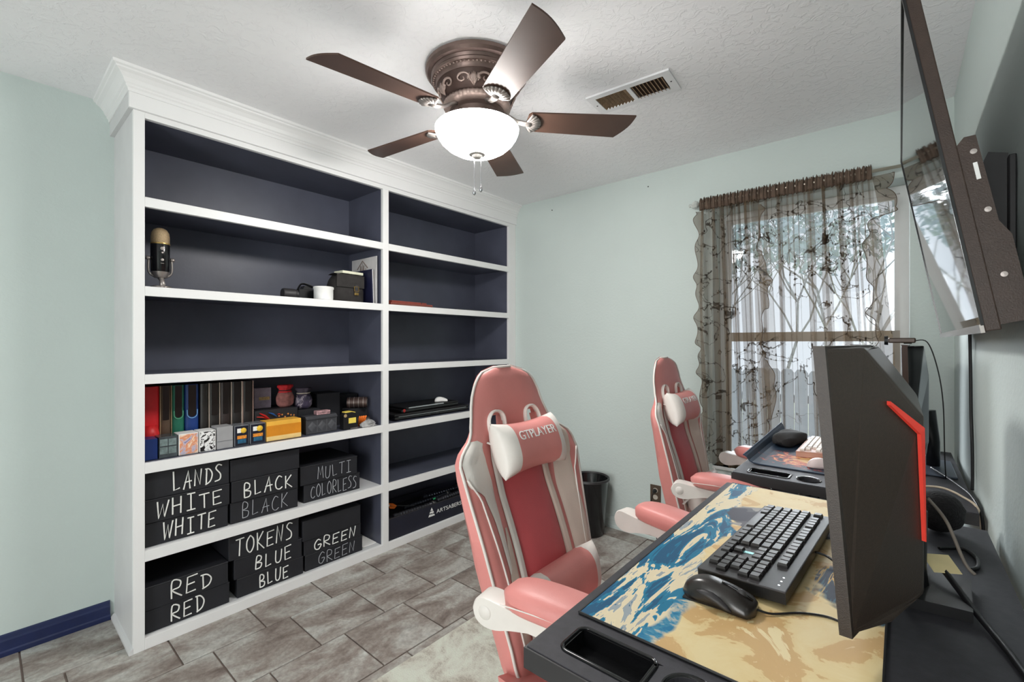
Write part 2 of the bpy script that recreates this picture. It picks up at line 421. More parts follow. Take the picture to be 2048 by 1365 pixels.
auto_smooth(MB().lathe(pr[:1] + prin[::-1], 64, cap=False).build('bowl_lining', bowl_mat('bowl_lining', LAMP_IN), lb), 60)
auto_smooth(MB().lathe([(.034, BZ - .100), (.034, BZ - .105), (.022, BZ - .109), (.016, BZ - .118), (.006, BZ - .122)], 24).build('finial', M('grey_finial', (150, 146, 142), .5, .2), fan))
for dx, ln in ((-.012, .125), (.016, .112)):
    ch = MB().tube([(dx * .76, dx * .65, BZ - .115), (dx * .76, dx * .65, BZ - .115 - ln)], .0016, 6).build('pull_chain', m_chrome, fan)
    auto_smooth(MB().lathe([(.001, -.034), (.006, -.028), (.007, -.021), (.004, -.010), (.002, 0)], 12, (dx * .76, dx * .65, BZ - .115 - ln)).build('pull_weight', m_chrome, ch))

# ------------------------------------------------------------------ ceiling air vent
m_vent = M('vent_white', (232, 232, 234), .45, var=.02); m_louver = M('dusty_louver', (150, 124, 96), .7, var=.25, scale=60)
vt = thing('air_vent', 'white rectangular ceiling air vent with two dusty louvred halves', 'air vent', (-.921, 1.92, ZC), R(4))
fw, fd = .19, .088
mb = MB()
for lo, hi in (((-fw, -fd), (fw, -fd + .03)), ((-fw, fd - .03), (fw, fd)), ((-fw, -fd + .03), (-fw + .035, fd - .03)), ((fw - .035, -fd + .03), (fw, fd - .03)), ((-.009, -fd + .03), (.009, fd - .03))):
    mb.box((lo[0], lo[1], -.008), (hi[0], hi[1], 0))
mb.build('vent_frame', m_vent, vt)
box('duct', (-fw + .03, -fd + .025, -.0005), (fw - .03, fd - .025, -.0001), M('duct_dark', (64, 48, 38), .8), vt)
for half in (0, 1):
    for k in range(9):
        x = (-fw + .043 + k * .0162) if half == 0 else (.017 + k * .0162)
        MB().box((-.0006, -fd + .029, -.0062), (.0006, fd - .029, .0062)).xf(Matrix.Translation((x, 0, -.0052)) @ Matrix.Rotation(R(44 if half == 0 else -46), 4, 'Y')).build('louver', m_louver, vt)
for sx in (-1, 1): MB().lathe([(.0001, -.010), (.003, -.0095), (.004, -.008)], 10, (sx * (fw - .017), 0, 0)).build('screw', m_dark, vt)

# ------------------------------------------------------------------ outdoors seen through the window
m_lawn = M('winter_lawn', (150, 158, 132), .9, var=.2, scale=3, world=True)
struct(box('ground', (-14, YB + .5, -.95), (14, 22, -.85), m_lawn))['label'] = 'pale lawn outside the window'
fn = thing('picket_fence', 'pale weathered dog ear wooden fence outside the window', 'fence', (0, 6.2, -.85))
m_picket = M('weathered_picket', (176, 178, 184), .8, var=.12, scale=4)
pk = MB().prism([(0, 0), (.132, 0), (.132, 1.80), (.105, 1.84), (.027, 1.84), (0, 1.80)], lambda a, b, d: Vector((a, d, b)), 0, .018).mesh('picket'); pk.materials.append(m_picket)
for i in range(46): link('picket', pk, None, fn, (-4.3 + i * .14, random.uniform(-.003, .003), random.uniform(-.012, .012)))
for z in (.35, 1.45): box('fence_rail', (-4.3, .02, z), (2.2, .06, z + .09), m_picket, fn)
m_bark = M('pale_bark', (166, 166, 168), .9, var=.25, scale=8); m_leaf = M('grey_green_leaf', (176, 190, 192), .8, var=.3, scale=5)
def tree(loc, h, seed, label):
    rnd = random.Random(seed); t = thing('tree', label, 'tree', loc, 0, 'trees behind the fence')
    br = MB(); lf = MB()
    def grow(p, d, ln, r, lev):
        pts = [p]; q = p.copy()
        for k in range(3):
            d = (d + Vector((rnd.uniform(-.25, .25), rnd.uniform(-.25, .25), rnd.uniform(-.05, .15)))).normalized(); q = q + d * ln / 3; pts.append(q.copy())
        br.tube(pts, [r, r * .85, r * .7, r * .5], 5)
        if lev >= 3:
            for k in range(20):
                c = pts[rnd.randint(1, 3)] + Vector([rnd.gauss(0, .16) for _ in range(3)]); s = rnd.uniform(.05, .14)
                a = Vector([rnd.uniform(-1, 1) for _ in range(3)]).normalized(); b = a.orthogonal().normalized()
                lf.poly([c - a * s, c + b * s * .5, c + a * s, c - b * s * .5])
            return
        for k in range(3 if lev else 5):
            nd = (d + Vector((rnd.uniform(-1, 1), rnd.uniform(-1, 1), rnd.uniform(-.1, .6)))).normalized()
            grow(pts[rnd.randint(2, 3)], nd, ln * rnd.uniform(.55, .8), r * .5, lev + 1)
    grow(Vector((0, 0, 0)), Vector((0, 0, 1)), h * .45, h * .008, 0)
    br.build('branches', m_bark, t); tag(lf.build('foliage', m_leaf, t), kind='stuff')
for (x, y, h, sd, lb) in ((-2.9, 10.5, 6.0, 3, 'bare branched tree behind the fence at the left of the window'), (-2.6, 15.0, 7.6, 5, 'slender tree behind the fence left of the middle of the window'),
                         (-.3, 11.5, 6.6, 8, 'tall tree behind the fence at the right edge of the window'), (-1.9, 19, 9.0, 11, 'far tall tree seen above the fence between the nearer trees')):
    tree((x, y, -.85), h, sd, lb)

# ------------------------------------------------------------------ curtain rod and sheer curtains
RY, RZ = 2.848, 2.15
rod = thing('curtain_rod', 'thin brushed metal curtain rod with a crystal ball finial', 'curtain rod', (0, 0, 0))
MB().cyl((-.945, RY, RZ), (.12, RY, RZ), .008).build('pole', M('brushed_nickel', (190, 180, 165), .3, .8), rod, True)
auto_smooth(MB().lathe([(.006, -.03), (.012, -.024), (.008, -.016), (.02, -.006), (.026, .008), (.02, .022), (.008, .03), (.0001, .034)], 8, (-.962, RY, RZ), 'x').build('finial', M('crystal', (196, 200, 196), .1, .1, var=.2), rod), 10)
for x in (-.925, .105):
    MB().tube([(x, YB + .001, RZ - .01), (x, RY + .01, RZ - .01), (x, RY, RZ)], .006, 8).build('bracket', m_vinyl, rod)
def sheer_mat(name, base, op, dark):
    m, nt, p = new_mat(name); out = nt.nodes['Material Output']
    v = coords(nt, True, (1, .25, 1))
    # vine stems and small leaves printed on the voile
    n1 = noise(nt, v, 5.5, 2, .5, 1.5)
    ab = N(nt, 'ShaderNodeMath', operation='SUBTRACT'); ab.inputs[1].default_value = .5; nt.links.new(n1, ab.inputs[0])
    ab2 = N(nt, 'ShaderNodeMath', operation='ABSOLUTE'); nt.links.new(ab.outputs[0], ab2.inputs[0])
    stem = ramp(nt, [(.004, (1, 1, 1, 1)), (.011, (0, 0, 0, 1))]); nt.links.new(ab2.outputs[0], stem.inputs[0])
    near = ramp(nt, [(.03, (1, 1, 1, 1)), (.055, (0, 0, 0, 1))]); nt.links.new(ab2.outputs[0], near.inputs[0])
    vo = N(nt, 'ShaderNodeTexVoronoi'); vo.inputs['Scale'].default_value = 62
    rv = N(nt, 'ShaderNodeMapping'); rv.inputs[2].default_value = (0, R(40), 0); rv.inputs[3].default_value = (1.0, 1, .55); nt.links.new(v, rv.inputs[0]); nt.links.new(rv.outputs[0], vo.inputs['Vector'])
    lf = ramp(nt, [(.22, (1, 1, 1, 1)), (.30, (0, 0, 0, 1))]); nt.links.new(vo.outputs['Distance'], lf.inputs[0])
    leaf = mix(nt, lf.outputs[0], near.outputs[0], 1.0, 'MULTIPLY')
    big = noise(nt, v, 2.4, 2); msk = ramp(nt, [(.40, (0, 0, 0, 1)), (.48, (1, 1, 1, 1))]); nt.links.new(big, msk.inputs[0])
    pat = mix(nt, mix(nt, stem.outputs[0], leaf, 1.0, 'LIGHTEN'), msk.outputs[0], 1.0, 'MULTIPLY')
    bw = N(nt, 'ShaderNodeRGBToBW'); nt.links.new(pat, bw.inputs[0])
    fac = N(nt, 'ShaderNodeMath', operation='MULTIPLY_ADD'); nt.links.new(bw.outputs[0], fac.inputs[0]); fac.inputs[1].default_value = .88 - op; fac.inputs[2].default_value = op
    df = N(nt, 'ShaderNodeBsdfDiffuse'); tl = N(nt, 'ShaderNodeBsdfTranslucent'); tr = N(nt, 'ShaderNodeBsdfTransparent')
    cc = mix(nt, col(*base), col(*dark), bw.outputs[0]); nt.links.new(cc, df.inputs[0]); nt.links.new(cc, tl.inputs[0])
    m1 = N(nt, 'ShaderNodeMixShader'); m1.inputs[0].default_value = .35; nt.links.new(df.outputs[0], m1.inputs[1]); nt.links.new(tl.outputs[0], m1.inputs[2])
    m2 = N(nt, 'ShaderNodeMixShader'); nt.links.new(fac.outputs[0], m2.inputs[0]); nt.links.new(tr.outputs[0], m2.inputs[1]); nt.links.new(m1.outputs[0], m2.inputs[2])
    nt.links.new(m2.outputs[0], out.inputs[0]); return m
m_sheer = sheer_mat('brown_sheer_voile', (124, 108, 90), .27, (66, 58, 50))
m_pleat = sheer_mat('brown_pleat_voile', (126, 106, 82), .45, (70, 60, 50))
m_ruff = sheer_mat('brown_ruffle', (120, 104, 84), .62, (60, 52, 42))
m_head = M('gathered_header', (92, 76, 64), .8, var=.3, scale=30)
def curtain(name, label, xt0, xt1, xb0, xb1, zb, nf, seed, ruffles, pleats):
    rnd = random.Random(seed); t = thing(name, label, 'curtain', (0, 0, 0), 0, 'sheer brown curtain panels')
    ph = [rnd.uniform(0, 6.28) for _ in range(6)]
    def f(u, w):
        x = (xt0 + (xt1 - xt0) * u) * (1 - w) + (xb0 + (xb1 - xb0) * u) * w
        # pleats that fold back over themselves in a few places
        ww = .35 + .65 * min(1, w * 3)
        x += .036 * ww * math.sin(u * nf * 6.283 + ph[0]) * (.5 + .5 * math.sin(u * 9 + ph[1])) + .010 * math.sin(u * nf * 2.7 * 6.283 + ph[2]) * (1 - .6 * w)
        y = RY + .018 * ww * math.cos(u * nf * 6.283 + ph[0]) + .008 * math.sin(u * nf * 1.7 * 6.283 + ph[3] + 1.5 * w) + .004
        return Vector((x, y, RZ - .03 + (zb - RZ + .03) * w))
    MB().grid(f, 170, 26).build('voile', m_sheer, t, True)
    for px_, pw in pleats:
        q3 = rnd.uniform(0, 6.28)
        def pf_(a, b, px_=px_, pw=pw, q3=q3):
            u = (px_ - xt0) / (xt1 - xt0); xc = px_ * (1 - b) + (xb0 + (xb1 - xb0) * u) * b
            wdt = pw * (.7 + .3 * math.sin(b * 7 + q3))
            return Vector((xc + (a - .5) * wdt + .004 * math.sin(b * 5 + q3), RY - .026 + .010 * math.sin(a * 9.4 + q3), RZ - .035 + (zb - RZ + .035) * b))
        MB().grid(pf_, 12, 24).build('pleat', m_pleat, t, True)
    def hf(u, w):
        x = xt0 + (xt1 - xt0) * u; g = .7 * math.sin(u * nf * 3.1 * 6.283 + ph[4]) + .6 * math.sin(u * nf * 4.7 * 6.283 + ph[5])
        a = w * 2 * math.pi; top = .028 + .006 * math.sin(u * nf * 9 * 6.28)
        return Vector((x + .003 * g * math.cos(a), RY - (.0125 + .007 * g) * math.sin(a), RZ + .002 + ((top + .010 * g * .5) if math.cos(a) > 0 else .042 + .004 * g) * math.cos(a)))
    MB().grid(hf, 260, 12).build('gathered_header', m_head, t, True)
    for pts, wd, s2, flip in ruffles:
        path = smoothpath(pts, 12); rr = random.Random(s2); q = [rr.uniform(0, 6.28) for _ in range(3)]
        def rf(u, w, path=path, wd=wd, q=q, flip=flip):
            i = u * (len(path) - 1); k = min(int(i), len(path) - 2); p = path[k].lerp(path[k + 1], i - k)
            amp = wd * (.78 + .14 * math.sin(u * 31 + q[2]) + .10 * math.sin(u * 53 + q[1]))
            tw = flip(u) + .35 * math.sin(u * 19 + q[1]); e = w * amp
            wave = .016 * w * math.sin(u * 74 + q[0] + 1.2 * math.sin(u * 21))
            return p + Vector((e * math.cos(tw) + .25 * wave, -abs(e * math.sin(tw)) * .4 + wave, .010 * math.sin(u * 47 + q[2]) * w))
        MB().grid(rf, 260, 6).build('ruffle', m_ruff, t, True)
        MB().tube([rf(k / 260, 1.0) for k in range(261)], .0016, 5).build('ruffle_hem', m_head, t)
curtain('curtain', 'left sheer brown curtain panel with ruffled edges beside the wall', -.925, -.575, -.90, -.50, .58, 6, 4,
        [([(-.905, RY - .012, 2.10), (-.905, RY - .015, 1.8), (-.905, RY - .02, 1.45), (-.89, RY - .02, 1.2), (-.875, RY - .02, .9), (-.885, RY - .015, .62)], .048, 2, lambda u: math.pi),
         ([(-.60, RY - .03, 2.08), (-.60, RY - .035, 1.8), (-.585, RY - .04, 1.5), (-.575, RY - .04, 1.2), (-.55, RY - .04, .9), (-.53, RY - .04, .64)], .060, 5, lambda u: (.6 if int(u * 5) % 2 else 1.2))], [(-.79, .02), (-.742, .034), (-.70, .02), (-.665, .03), (-.63, .032)])
curtain('curtain', 'right sheer brown curtain panel with one ruffled edge nearest the television', -.575, -.105, -.55, -.02, .58, 7, 9,
        [([(-.105, RY - .012, 2.12), (-.085, RY - .02, 2.0), (-.07, RY - .03, 1.85), (-.052, RY - .03, 1.62), (-.035, RY - .03, 1.42), (-.02, RY - .03, 1.25), (-.01, RY - .02, .9)], .085, 8, lambda u: math.pi * min(1, max(0, (u - .22) / .10)))], [(-.50, .022), (-.36, .026), (-.30, .022), (-.235, .034), (-.19, .018)])

# ------------------------------------------------------------------ wall outlet, nails
ol = thing('wall_outlet', 'brown metal wall outlet plate with a black plug under the window wall', 'outlet', (-1.231, YB, .307))
box('cover_plate', (-.036, -.006, -.058), (.036, -.0005, .058), M('brown_plate', (96, 82, 70), .4, .5), ol, .002)
for z in (.022, -.022):
    s = MB().lathe([(.0001, -.0085), (.0155, -.008), (.017, -.006)], 20, (0, 0, z), 'y').build('socket', M('ivory_socket', (196, 188, 176), .5), ol)
plug = thing('power_plug', 'black power plug with a thin cord in the wall outlet', 'plug', (-1.231, YB - .008, .329))
MB().lathe([(.013, 0), (.014, -.014), (.008, -.026), (.004, -.032)], 14, (0, 0, 0), 'y').build('plug_body', m_black, plug, True)
MB().tube(smoothpath([(0, -.03, 0), (-.004, -.04, -.03), (-.016, -.03, -.09), (-.02, -.02, -.2), (.03, -.03, -.318)]), .0028, 6).build('cord', m_black, plug, True)
for x, z, w in ((-1.281, 2.351, 'above the window rod'), (-2.066, 2.341, 'near the bookcase')):
    tag(MB().lathe([(.0001, -.008), (.004, -.0075), (.0045, -.006), (.0018, -.005), (.0018, 0)], 10, (x, YB, z), 'y').build('nail', m_dark), 'small dark nail in the sage wall ' + w, 'nail')

# ------------------------------------------------------------------ waste bin and rug
tb = thing('waste_bin', 'black round waste bin against the sage wall between the chairs', 'bin', (-1.63, 2.73, 0))
auto_smooth(MB().lathe([(.098, 0), (.102, .006), (.132, .365), (.136, .372), (.132, .378), (.126, .370), (.095, .012), (.0001, .010)], 40, cap=False).build('bin_body', m_gloss, tb))
auto_smooth(MB().lathe([(.133, .368), (.140, .372), (.138, .384), (.130, .386), (.126, .376)], 40, cap=False).build('rim', m_dark, tb))
def rug_mat():
    m, nt, p = new_mat('distressed_rug'); v = coords(nt, True)
    a = noise(nt, v, 6, 6, .7, .5); rp = ramp(nt, [(.40, col(176, 168, 156)), (.50, col(204, 202, 190)), (.60, col(214, 217, 204))]); nt.links.new(a, rp.inputs[0])
    b = noise(nt, v, 150, 3, .8); r2 = ramp(nt, [(.30, (.45, .42, .40, 1)), (.48, (1, 1, 1, 1))]); nt.links.new(b, r2.inputs[0])
    msk = ramp(nt, [(.40, (1, 1, 1, 1)), (.56, (.1, .1, .1, 1))]); nt.links.new(a, msk.inputs[0])
    c = mix(nt, rp.outputs[0], mix(nt, rp.outputs[0], r2.outputs[0], 1, 'MULTIPLY'), msk.outputs[0]); nt.links.new(c, p.inputs['Base Color'])
    p.inputs['Roughness'].default_value = .95; bump(nt, p, b, .004); return m
tag(MB().box((-1.535, -.25, .0006), (.14, 1.92, .012), .004).build('area_rug', rug_mat()), 'pale distressed grey and cream area rug under the near chair', 'rug')

# ------------------------------------------------------------------ gaming chairs
SL = .81
HW = [(0, .185), (.05, .198), (.2, .218), (.35, .236), (.46, .252), (.52, .260), (.56, .258), (.585, .240), (.605, .208), (.63, .184), (.68, .166), (.73, .152), (.765, .134), (.79, .110), (.803, .082), (.81, .045)]
def bolster(s): return interp([(0, .03), (.1, .045), (.35, .055), (.52, .06), (.58, .045), (.64, .012), (.7, 0), (.81, 0)], s)
def bfront(s, u):
    a = abs(u)
    f = bolster(s) * max(0, (a - .42) / .58) ** 1.3 * (1 - .25 * max(0, a - .88) / .12)
    f += .022 * math.sin(min(1, s / .45) * math.pi) * (1 - a * a) + interp([(0, .0), (.55, -.005), (.7, .012), (.78, .02), (.81, .012)], s)
    f += .014 * (1 - a ** 4) - .008
    return f
def bback(s): return -interp([(0, .055), (.3, .048), (.5, .024), (.60, .020), (.68, .014), (.75, .014), (.81, .012)], s)
def make_chair(label, loc, recl, rz, group):
    t = thing('gaming_chair', label, 'chair', loc, rz, group)
    rc = R(recl); U = Vector((-math.sin(rc), 0, math.cos(rc))); F = Vector((math.cos(rc), 0, math.sin(rc))); B0 = Vector((-.22, 0, .44))
    def P(s, u, f): return B0 + U * s + F * f + Vector((0, u * interp(HW, s), 0))
    def S(s, u, off=0): return P(s, u, bfront(s, u) + off)
    # shell with two head slots
    NS, NU = 64, 40
    ss = [SL * i / NS for i in range(NS + 1)]; us = [-1 + 2 * j / NU for j in range(NU + 1)]
    def hole(s, u): return .606 < s < .668 and .29 < abs(u) * interp(HW, s) / .19 < .575
    mb = MB(); bm = mb.bm
    fv = [[bm.verts.new(S(s, u)) for u in us] for s in ss]; bv = [[bm.verts.new(P(s, u * .97, bback(s) + .02 * u * u)) for u in us] for s in ss]
    H = [[hole((ss[i] + ss[i + 1]) / 2, (us[j] + us[j + 1]) / 2) for j in range(NU)] for i in range(NS)]
    for i in range(NS):
        for j in range(NU):
            if not H[i][j]:
                bm.faces.new((fv[i][j], fv[i][j + 1], fv[i + 1][j + 1], fv[i + 1][j])); bm.faces.new((bv[i][j], bv[i + 1][j], bv[i + 1][j + 1], bv[i][j + 1]))
            else:
                for di, dj, a, b in ((-1, 0, (i, j), (i, j + 1)), (1, 0, (i + 1, j), (i + 1, j + 1)), (0, -1, (i, j), (i + 1, j)), (0, 1, (i, j + 1), (i + 1, j + 1))):
                    if not H[i + di][j + dj]:
                        bm.faces.new((fv[a[0]][a[1]], fv[b[0]][b[1]], bv[b[0]][b[1]], bv[a[0]][a[1]]))
    def side(k, n):
        # rounded side wall between front rim and back rim
        return
    rim = [(i, 0) for i in range(NS + 1)] + [(NS, j) for j in range(1, NU + 1)] + [(i, NU) for i in range(NS - 1, -1, -1)] + [(0, j) for j in range(NU - 1, 0, -1)]
    mid = []
    for i, j in rim:
        a, b = fv[i][j].co, bv[i][j].co; c = (a + b) / 2; out = (c - (B0 + U * (SL * .5) + Vector((0, 0, 0)))); out -= F * out.dot(F)
        mid.append(bm.verts.new(c + out.normalized() * interp([(0, .012), (.5, .012), (.62, .006), (.81, .006)], ss[i])))
    for k in range(len(rim)):
        a, b = rim[k], rim[(k + 1) % len(rim)]; ma, mbb = mid[k], mid[(k + 1) % len(rim)]
        bm.faces.new((fv[a[0]][a[1]], fv[b[0]][b[1]], mbb, ma)); bm.faces.new((ma, mbb, bv[b[0]][b[1]], bv[a[0]][a[1]]))
    back = auto_smooth(mb.build('backrest', m_pink, t), 50)
    # piping along the front rim
    pp = [S(SL * q, -1, .001) for q in [k / 60 for k in range(61)]] + [S(SL, u, .001) for u in (-.5, 0, .5)] + [S(SL * q, 1, .001) for q in [1 - k / 60 for k in range(61)]]
    MB().tube(pp, .0042, 6).build('piping', m_cream, back, True)
    def patch(name, mat, s0, s1, u0, u1, off=.005, n=36, m=8):
        def g(a, b):
            s = s0 + (s1 - s0) * a; ua, ub = u0(s), u1(s); u = ua + (ub - ua) * b
            edge = min(1, 5 * min(b, 1 - b) + .15) * min(1, 8 * min(a, 1 - a) + .15)
            return S(s, u, .0008 + off * edge)
        return MB().grid(g, n, m).build(name, mat, back, True)
    def yw(y): return lambda s: y / interp(HW, s)
    patch('centre_panel', m_rose, .06, .60, yw(-.092), yw(.092), .010)
    for sg in (-1, 1):
        a, b = (lambda s, sg=sg: sg * .094 / interp(HW, s)), (lambda s, sg=sg: sg * .120 / interp(HW, s))
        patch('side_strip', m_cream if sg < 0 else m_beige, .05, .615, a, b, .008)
        # ivory shoulder cap sweeping down the bolster, beige lower panel
        def ci(s, sg=sg): return sg * interp([(.22, .70), (.40, .60), (.50, .55), (.56, .58), (.60, .72), (.612, .9)], s)
        def co(s, sg=sg): return sg * interp([(.22, .72), (.40, .72), (.47, .78), (.50, .97), (.61, .985)], s)
        if sg < 0:
            patch('shoulder_panel', m_cream, .24, .610, ci, co, .004)
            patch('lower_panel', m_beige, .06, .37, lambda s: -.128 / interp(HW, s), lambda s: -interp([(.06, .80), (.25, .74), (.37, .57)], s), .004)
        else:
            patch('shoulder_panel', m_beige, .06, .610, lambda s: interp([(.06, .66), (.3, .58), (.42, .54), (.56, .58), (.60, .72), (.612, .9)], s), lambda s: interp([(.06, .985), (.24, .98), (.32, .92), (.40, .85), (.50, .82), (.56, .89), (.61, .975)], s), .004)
        # seam line on the bolster
        MB().tube([S(s, sg * interp([(.05, .80), (.3, .82), (.46, .86), (.52, .97)], s), .003) for s in [.05 + .47 * k / 30 for k in range(31)]], .0028, 5).build('bolster_seam', m_cream, back, True)
        # head slot trim
        yc = sg * .082
        ring = []
        for yy, s_ in ((-.026, .598), (.014, .598), (.032, .612), (.032, .655), (.012, .678), (-.016, .678), (-.032, .660), (-.032, .612)):
            ring.append(S(s_, (yc + sg * yy) / interp(HW, s_), .003))
        ring = smoothpath(ring + [ring[0]], 4)
        MB().tube(ring, .0095, 8, flat=.45).build('slot_trim', m_cream, back, True)
    # pillows
    def pillow(name, sc, a, b, c, tilt, label, letters):
        ctr = S(sc, 0, c * .75)
        def surf(u, v, sgn):
            g = math.sqrt(max(0, (1 - abs(u) ** 5) * (1 - abs(v) ** 2.6))); bb = b * (.86 + .14 * u * u)
            return Vector((sgn * c * g + .012 * u * u, u * a, v * bb))
        rot = Matrix.Translation(ctr) @ Matrix(((F.x, 0, U.x, 0), (0, 1, 0, 0), (F.z, 0, U.z, 0), (0, 0, 0, 1))) @ Matrix.Rotation(tilt, 4, 'Y')
        def piece(nm, u0, u1, mat, par):
            mb = MB(); n = 20
            for sgn in (1, -1): mb.grid(lambda p, q, sgn=sgn: rot @ surf(u0 + (u1 - u0) * p, -1 + 2 * q, sgn), 14, n)
            bmesh.ops.remove_doubles(mb.bm, verts=mb.bm.verts, dist=1e-5)
            return mb.build(nm, mat, par, True)
        main = piece(name, -.66, .66, m_pink, t)
        for sg in (-1, 1): piece('pillow_end', min(sg * .66, sg), max(sg * .66, sg), m_cream, main)
        if letters:
            me = text_mesh(letters, .036, .0005); me.materials.append(m_paper); w = max(v.co.x for v in me.vertices)
            for v in me.vertices:
                y = (v.co.x - w / 2) * 1.0; z = v.co.y + .012; q = surf(y / a, z / (b * .88), 1); v.co = rot @ Vector((q.x + .0012 + v.co.z, y, z))
            link('lettering', me, None, main)
        else:
            pass
        # strap ends
        for sg in (-1, 1):
            MB().tube([rot @ Vector((0, sg * a * .9, b * .2)), S(sc + (.03 if letters else -.01), sg * (.62 if letters else .9), .004)], .006, 6, flat=.4).build('strap', m_cream, main)
        return main
    pillow('head_pillow', .568, .142, .078, .052, R(-6), None, 'GTPLAYER')
    pillow('lumbar_pillow', .180, .150, .072, .05, R(8), None, None)
    # seat
    def seat(a, b, top=True):
        x = -.24 + .50 * a; u = -1 + 2 * b; w = .235 + .02 * math.sin(a * math.pi)
        z = .455 + .035 * max(0, abs(u) - .55) / .45 - (.03 * max(0, a - .8) / .2) + .012 * math.sin(a * math.pi)
        return Vector((x, u * w, z))
    mb = MB(); n1, n2 = 16, 20
    tv = [[mb.bm.verts.new(seat(i / n1, j / n2)) for j in range(n2 + 1)] for i in range(n1 + 1)]
    lv = [[mb.bm.verts.new(Vector((seat(i / n1, j / n2).x * .97, seat(i / n1, j / n2).y * .92, .375))) for j in range(n2 + 1)] for i in range(n1 + 1)]
    for i in range(n1):
        for j in range(n2):
            mb.bm.faces.new((tv[i][j], tv[i + 1][j], tv[i + 1][j + 1], tv[i][j + 1])); mb.bm.faces.new((lv[i][j], lv[i][j + 1], lv[i + 1][j + 1], lv[i + 1][j]))
    rim = [(i, 0) for i in range(n1 + 1)] + [(n1, j) for j in range(1, n2 + 1)] + [(i, n2) for i in range(n1 - 1, -1, -1)] + [(0, j) for j in range(n2 - 1, 0, -1)]
    for k in range(len(rim)):
        a, b = rim[k], rim[(k + 1) % len(rim)]; mb.bm.faces.new((tv[a[0]][a[1]], tv[b[0]][b[1]], lv[b[0]][b[1]], lv[a[0]][a[1]]))
    auto_smooth(mb.build('seat', m_pink, t), 50)
    # arms
    for sg in (-1, 1):
        A = Matrix.Translation((.042, sg * .285, 0)) @ Matrix.Rotation(-sg * R(10), 4, 'Z')
        out = [(-.258, .722), (-.250, .742), (-.230, .752), (-.17, .746), (-.05, .736), (.06, .728), (.10, .722), (.10, .704), (.04, .702), (-.06, .706), (-.12, .706), (-.165, .700), (-.200, .690), (-.230, .690), (-.251, .702)]
        P2 = smoothpath([Vector((x, 0, z)) for x, z in out + [out[0]]], 3)[:-1]
        mb = MB(); rings = []
        for y, k in ((-.026, .9), (-.021, 1), (.021, 1), (.026, .9)):
            c = Vector((-.12, 0, .72)); rings.append([A @ (p + (c - p).normalized() * (.004 if k < 1 else 0) + Vector((0, y, 0))) for p in P2])
        mb.loft(rings); arm = auto_smooth(mb.build('armrest_bracket', m_armplastic, t), 40)
        MB().lathe([(.0001, .029), (.014, .0287), (.016, .0265), (.016, .02)], 24, (0, 0, 0), 'y').xf(A @ Matrix.Translation((-.224, -sg * .001, .721)) @ Matrix.Scale(sg, 4, Vector((0, 1, 0)))).build('pivot_cap', m_armplastic, arm, True)
        MB().tube([A @ Vector((.03, -sg * .0, .70)), A @ Vector((.03, -sg * .02, .55)), Vector((.02, sg * .20, .40)), Vector((.02, sg * .10, .37))], [.016, .016, .014, .014], 8).build('arm_mount', m_armplastic, arm, True)
        mb = MB(); rings = []
        for k in range(17):
            q = k / 16; x = -.185 + .29 * q; e = max(.05, (1 - abs(2 * q - 1) ** 6)) ** .5; w = (.046 + .006 * math.sin(q * math.pi)) * e; h = .029 * e
            zc = .768 - .020 * q + .008 * math.sin(q * math.pi)
            ring = []
            for j in range(20):
                a = j * 2 * math.pi / 20; cx, sz = math.cos(a), math.sin(a)
                ring.append(A @ Vector((x, w * math.copysign(abs(cx) ** .6, cx), zc + h * math.copysign(abs(sz) ** .7, sz))))
            rings.append(ring)
        mb.loft(rings); mb.build('armrest_pad', m_pink, t, True)
        MB().tube([A @ Vector((-.17 + .26 * k / 12, sg * .0505, .766 - .018 * k / 12 + .008 * math.sin(k / 12 * math.pi))) for k in range(13)], .0014, 5).build('pad_seam', m_cream, t)
    # pedestal
    MB().box((-.12, -.11, .33), (.12, .11, .374), .01).build('tilt_mechanism', m_black, t)
    MB().lathe([(.030, .10), (.030, .22), (.024, .225), (.024, .335)], 20).build('gas_lift', m_black, t, True)
    for k in range(5):
        a = R(18 + 72 * k); d = Vector((math.cos(a), math.sin(a), 0))
        MB().tube([d * .02 + Vector((0, 0, .125)), d * .16 + Vector((0, 0, .115)), d * .30 + Vector((0, 0, .085))], [.034, .026, .02], 8, flat=.7).build('base_leg', m_armplastic, t, True)
        n = Vector((-d.y, d.x, 0)); c = d * .30 + Vector((0, 0, .040))
        cs = MB()
        for s in (-1, 1): cs.cyl(c + n * s * .012, c + n * s * .028, .028, n=18)
        cs.cyl(c + Vector((0, 0, .0)), c + Vector((0, 0, .05)), .009, n=10); cs.cyl(c - n * .028, c + n * .028, .006, n=8)
        cs.build('caster', m_black, t, True)
    return t
make_chair('salmon pink and ivory gaming chair at the near desk, reclined, lettered head pillow', (-.50, 1.05, .012), 16, 0, 'gaming chairs')
make_chair('salmon pink gaming chair by the window, seen from its side at the far desk', (-.492, 2.155, -.0), 12, 0, 'gaming chairs')

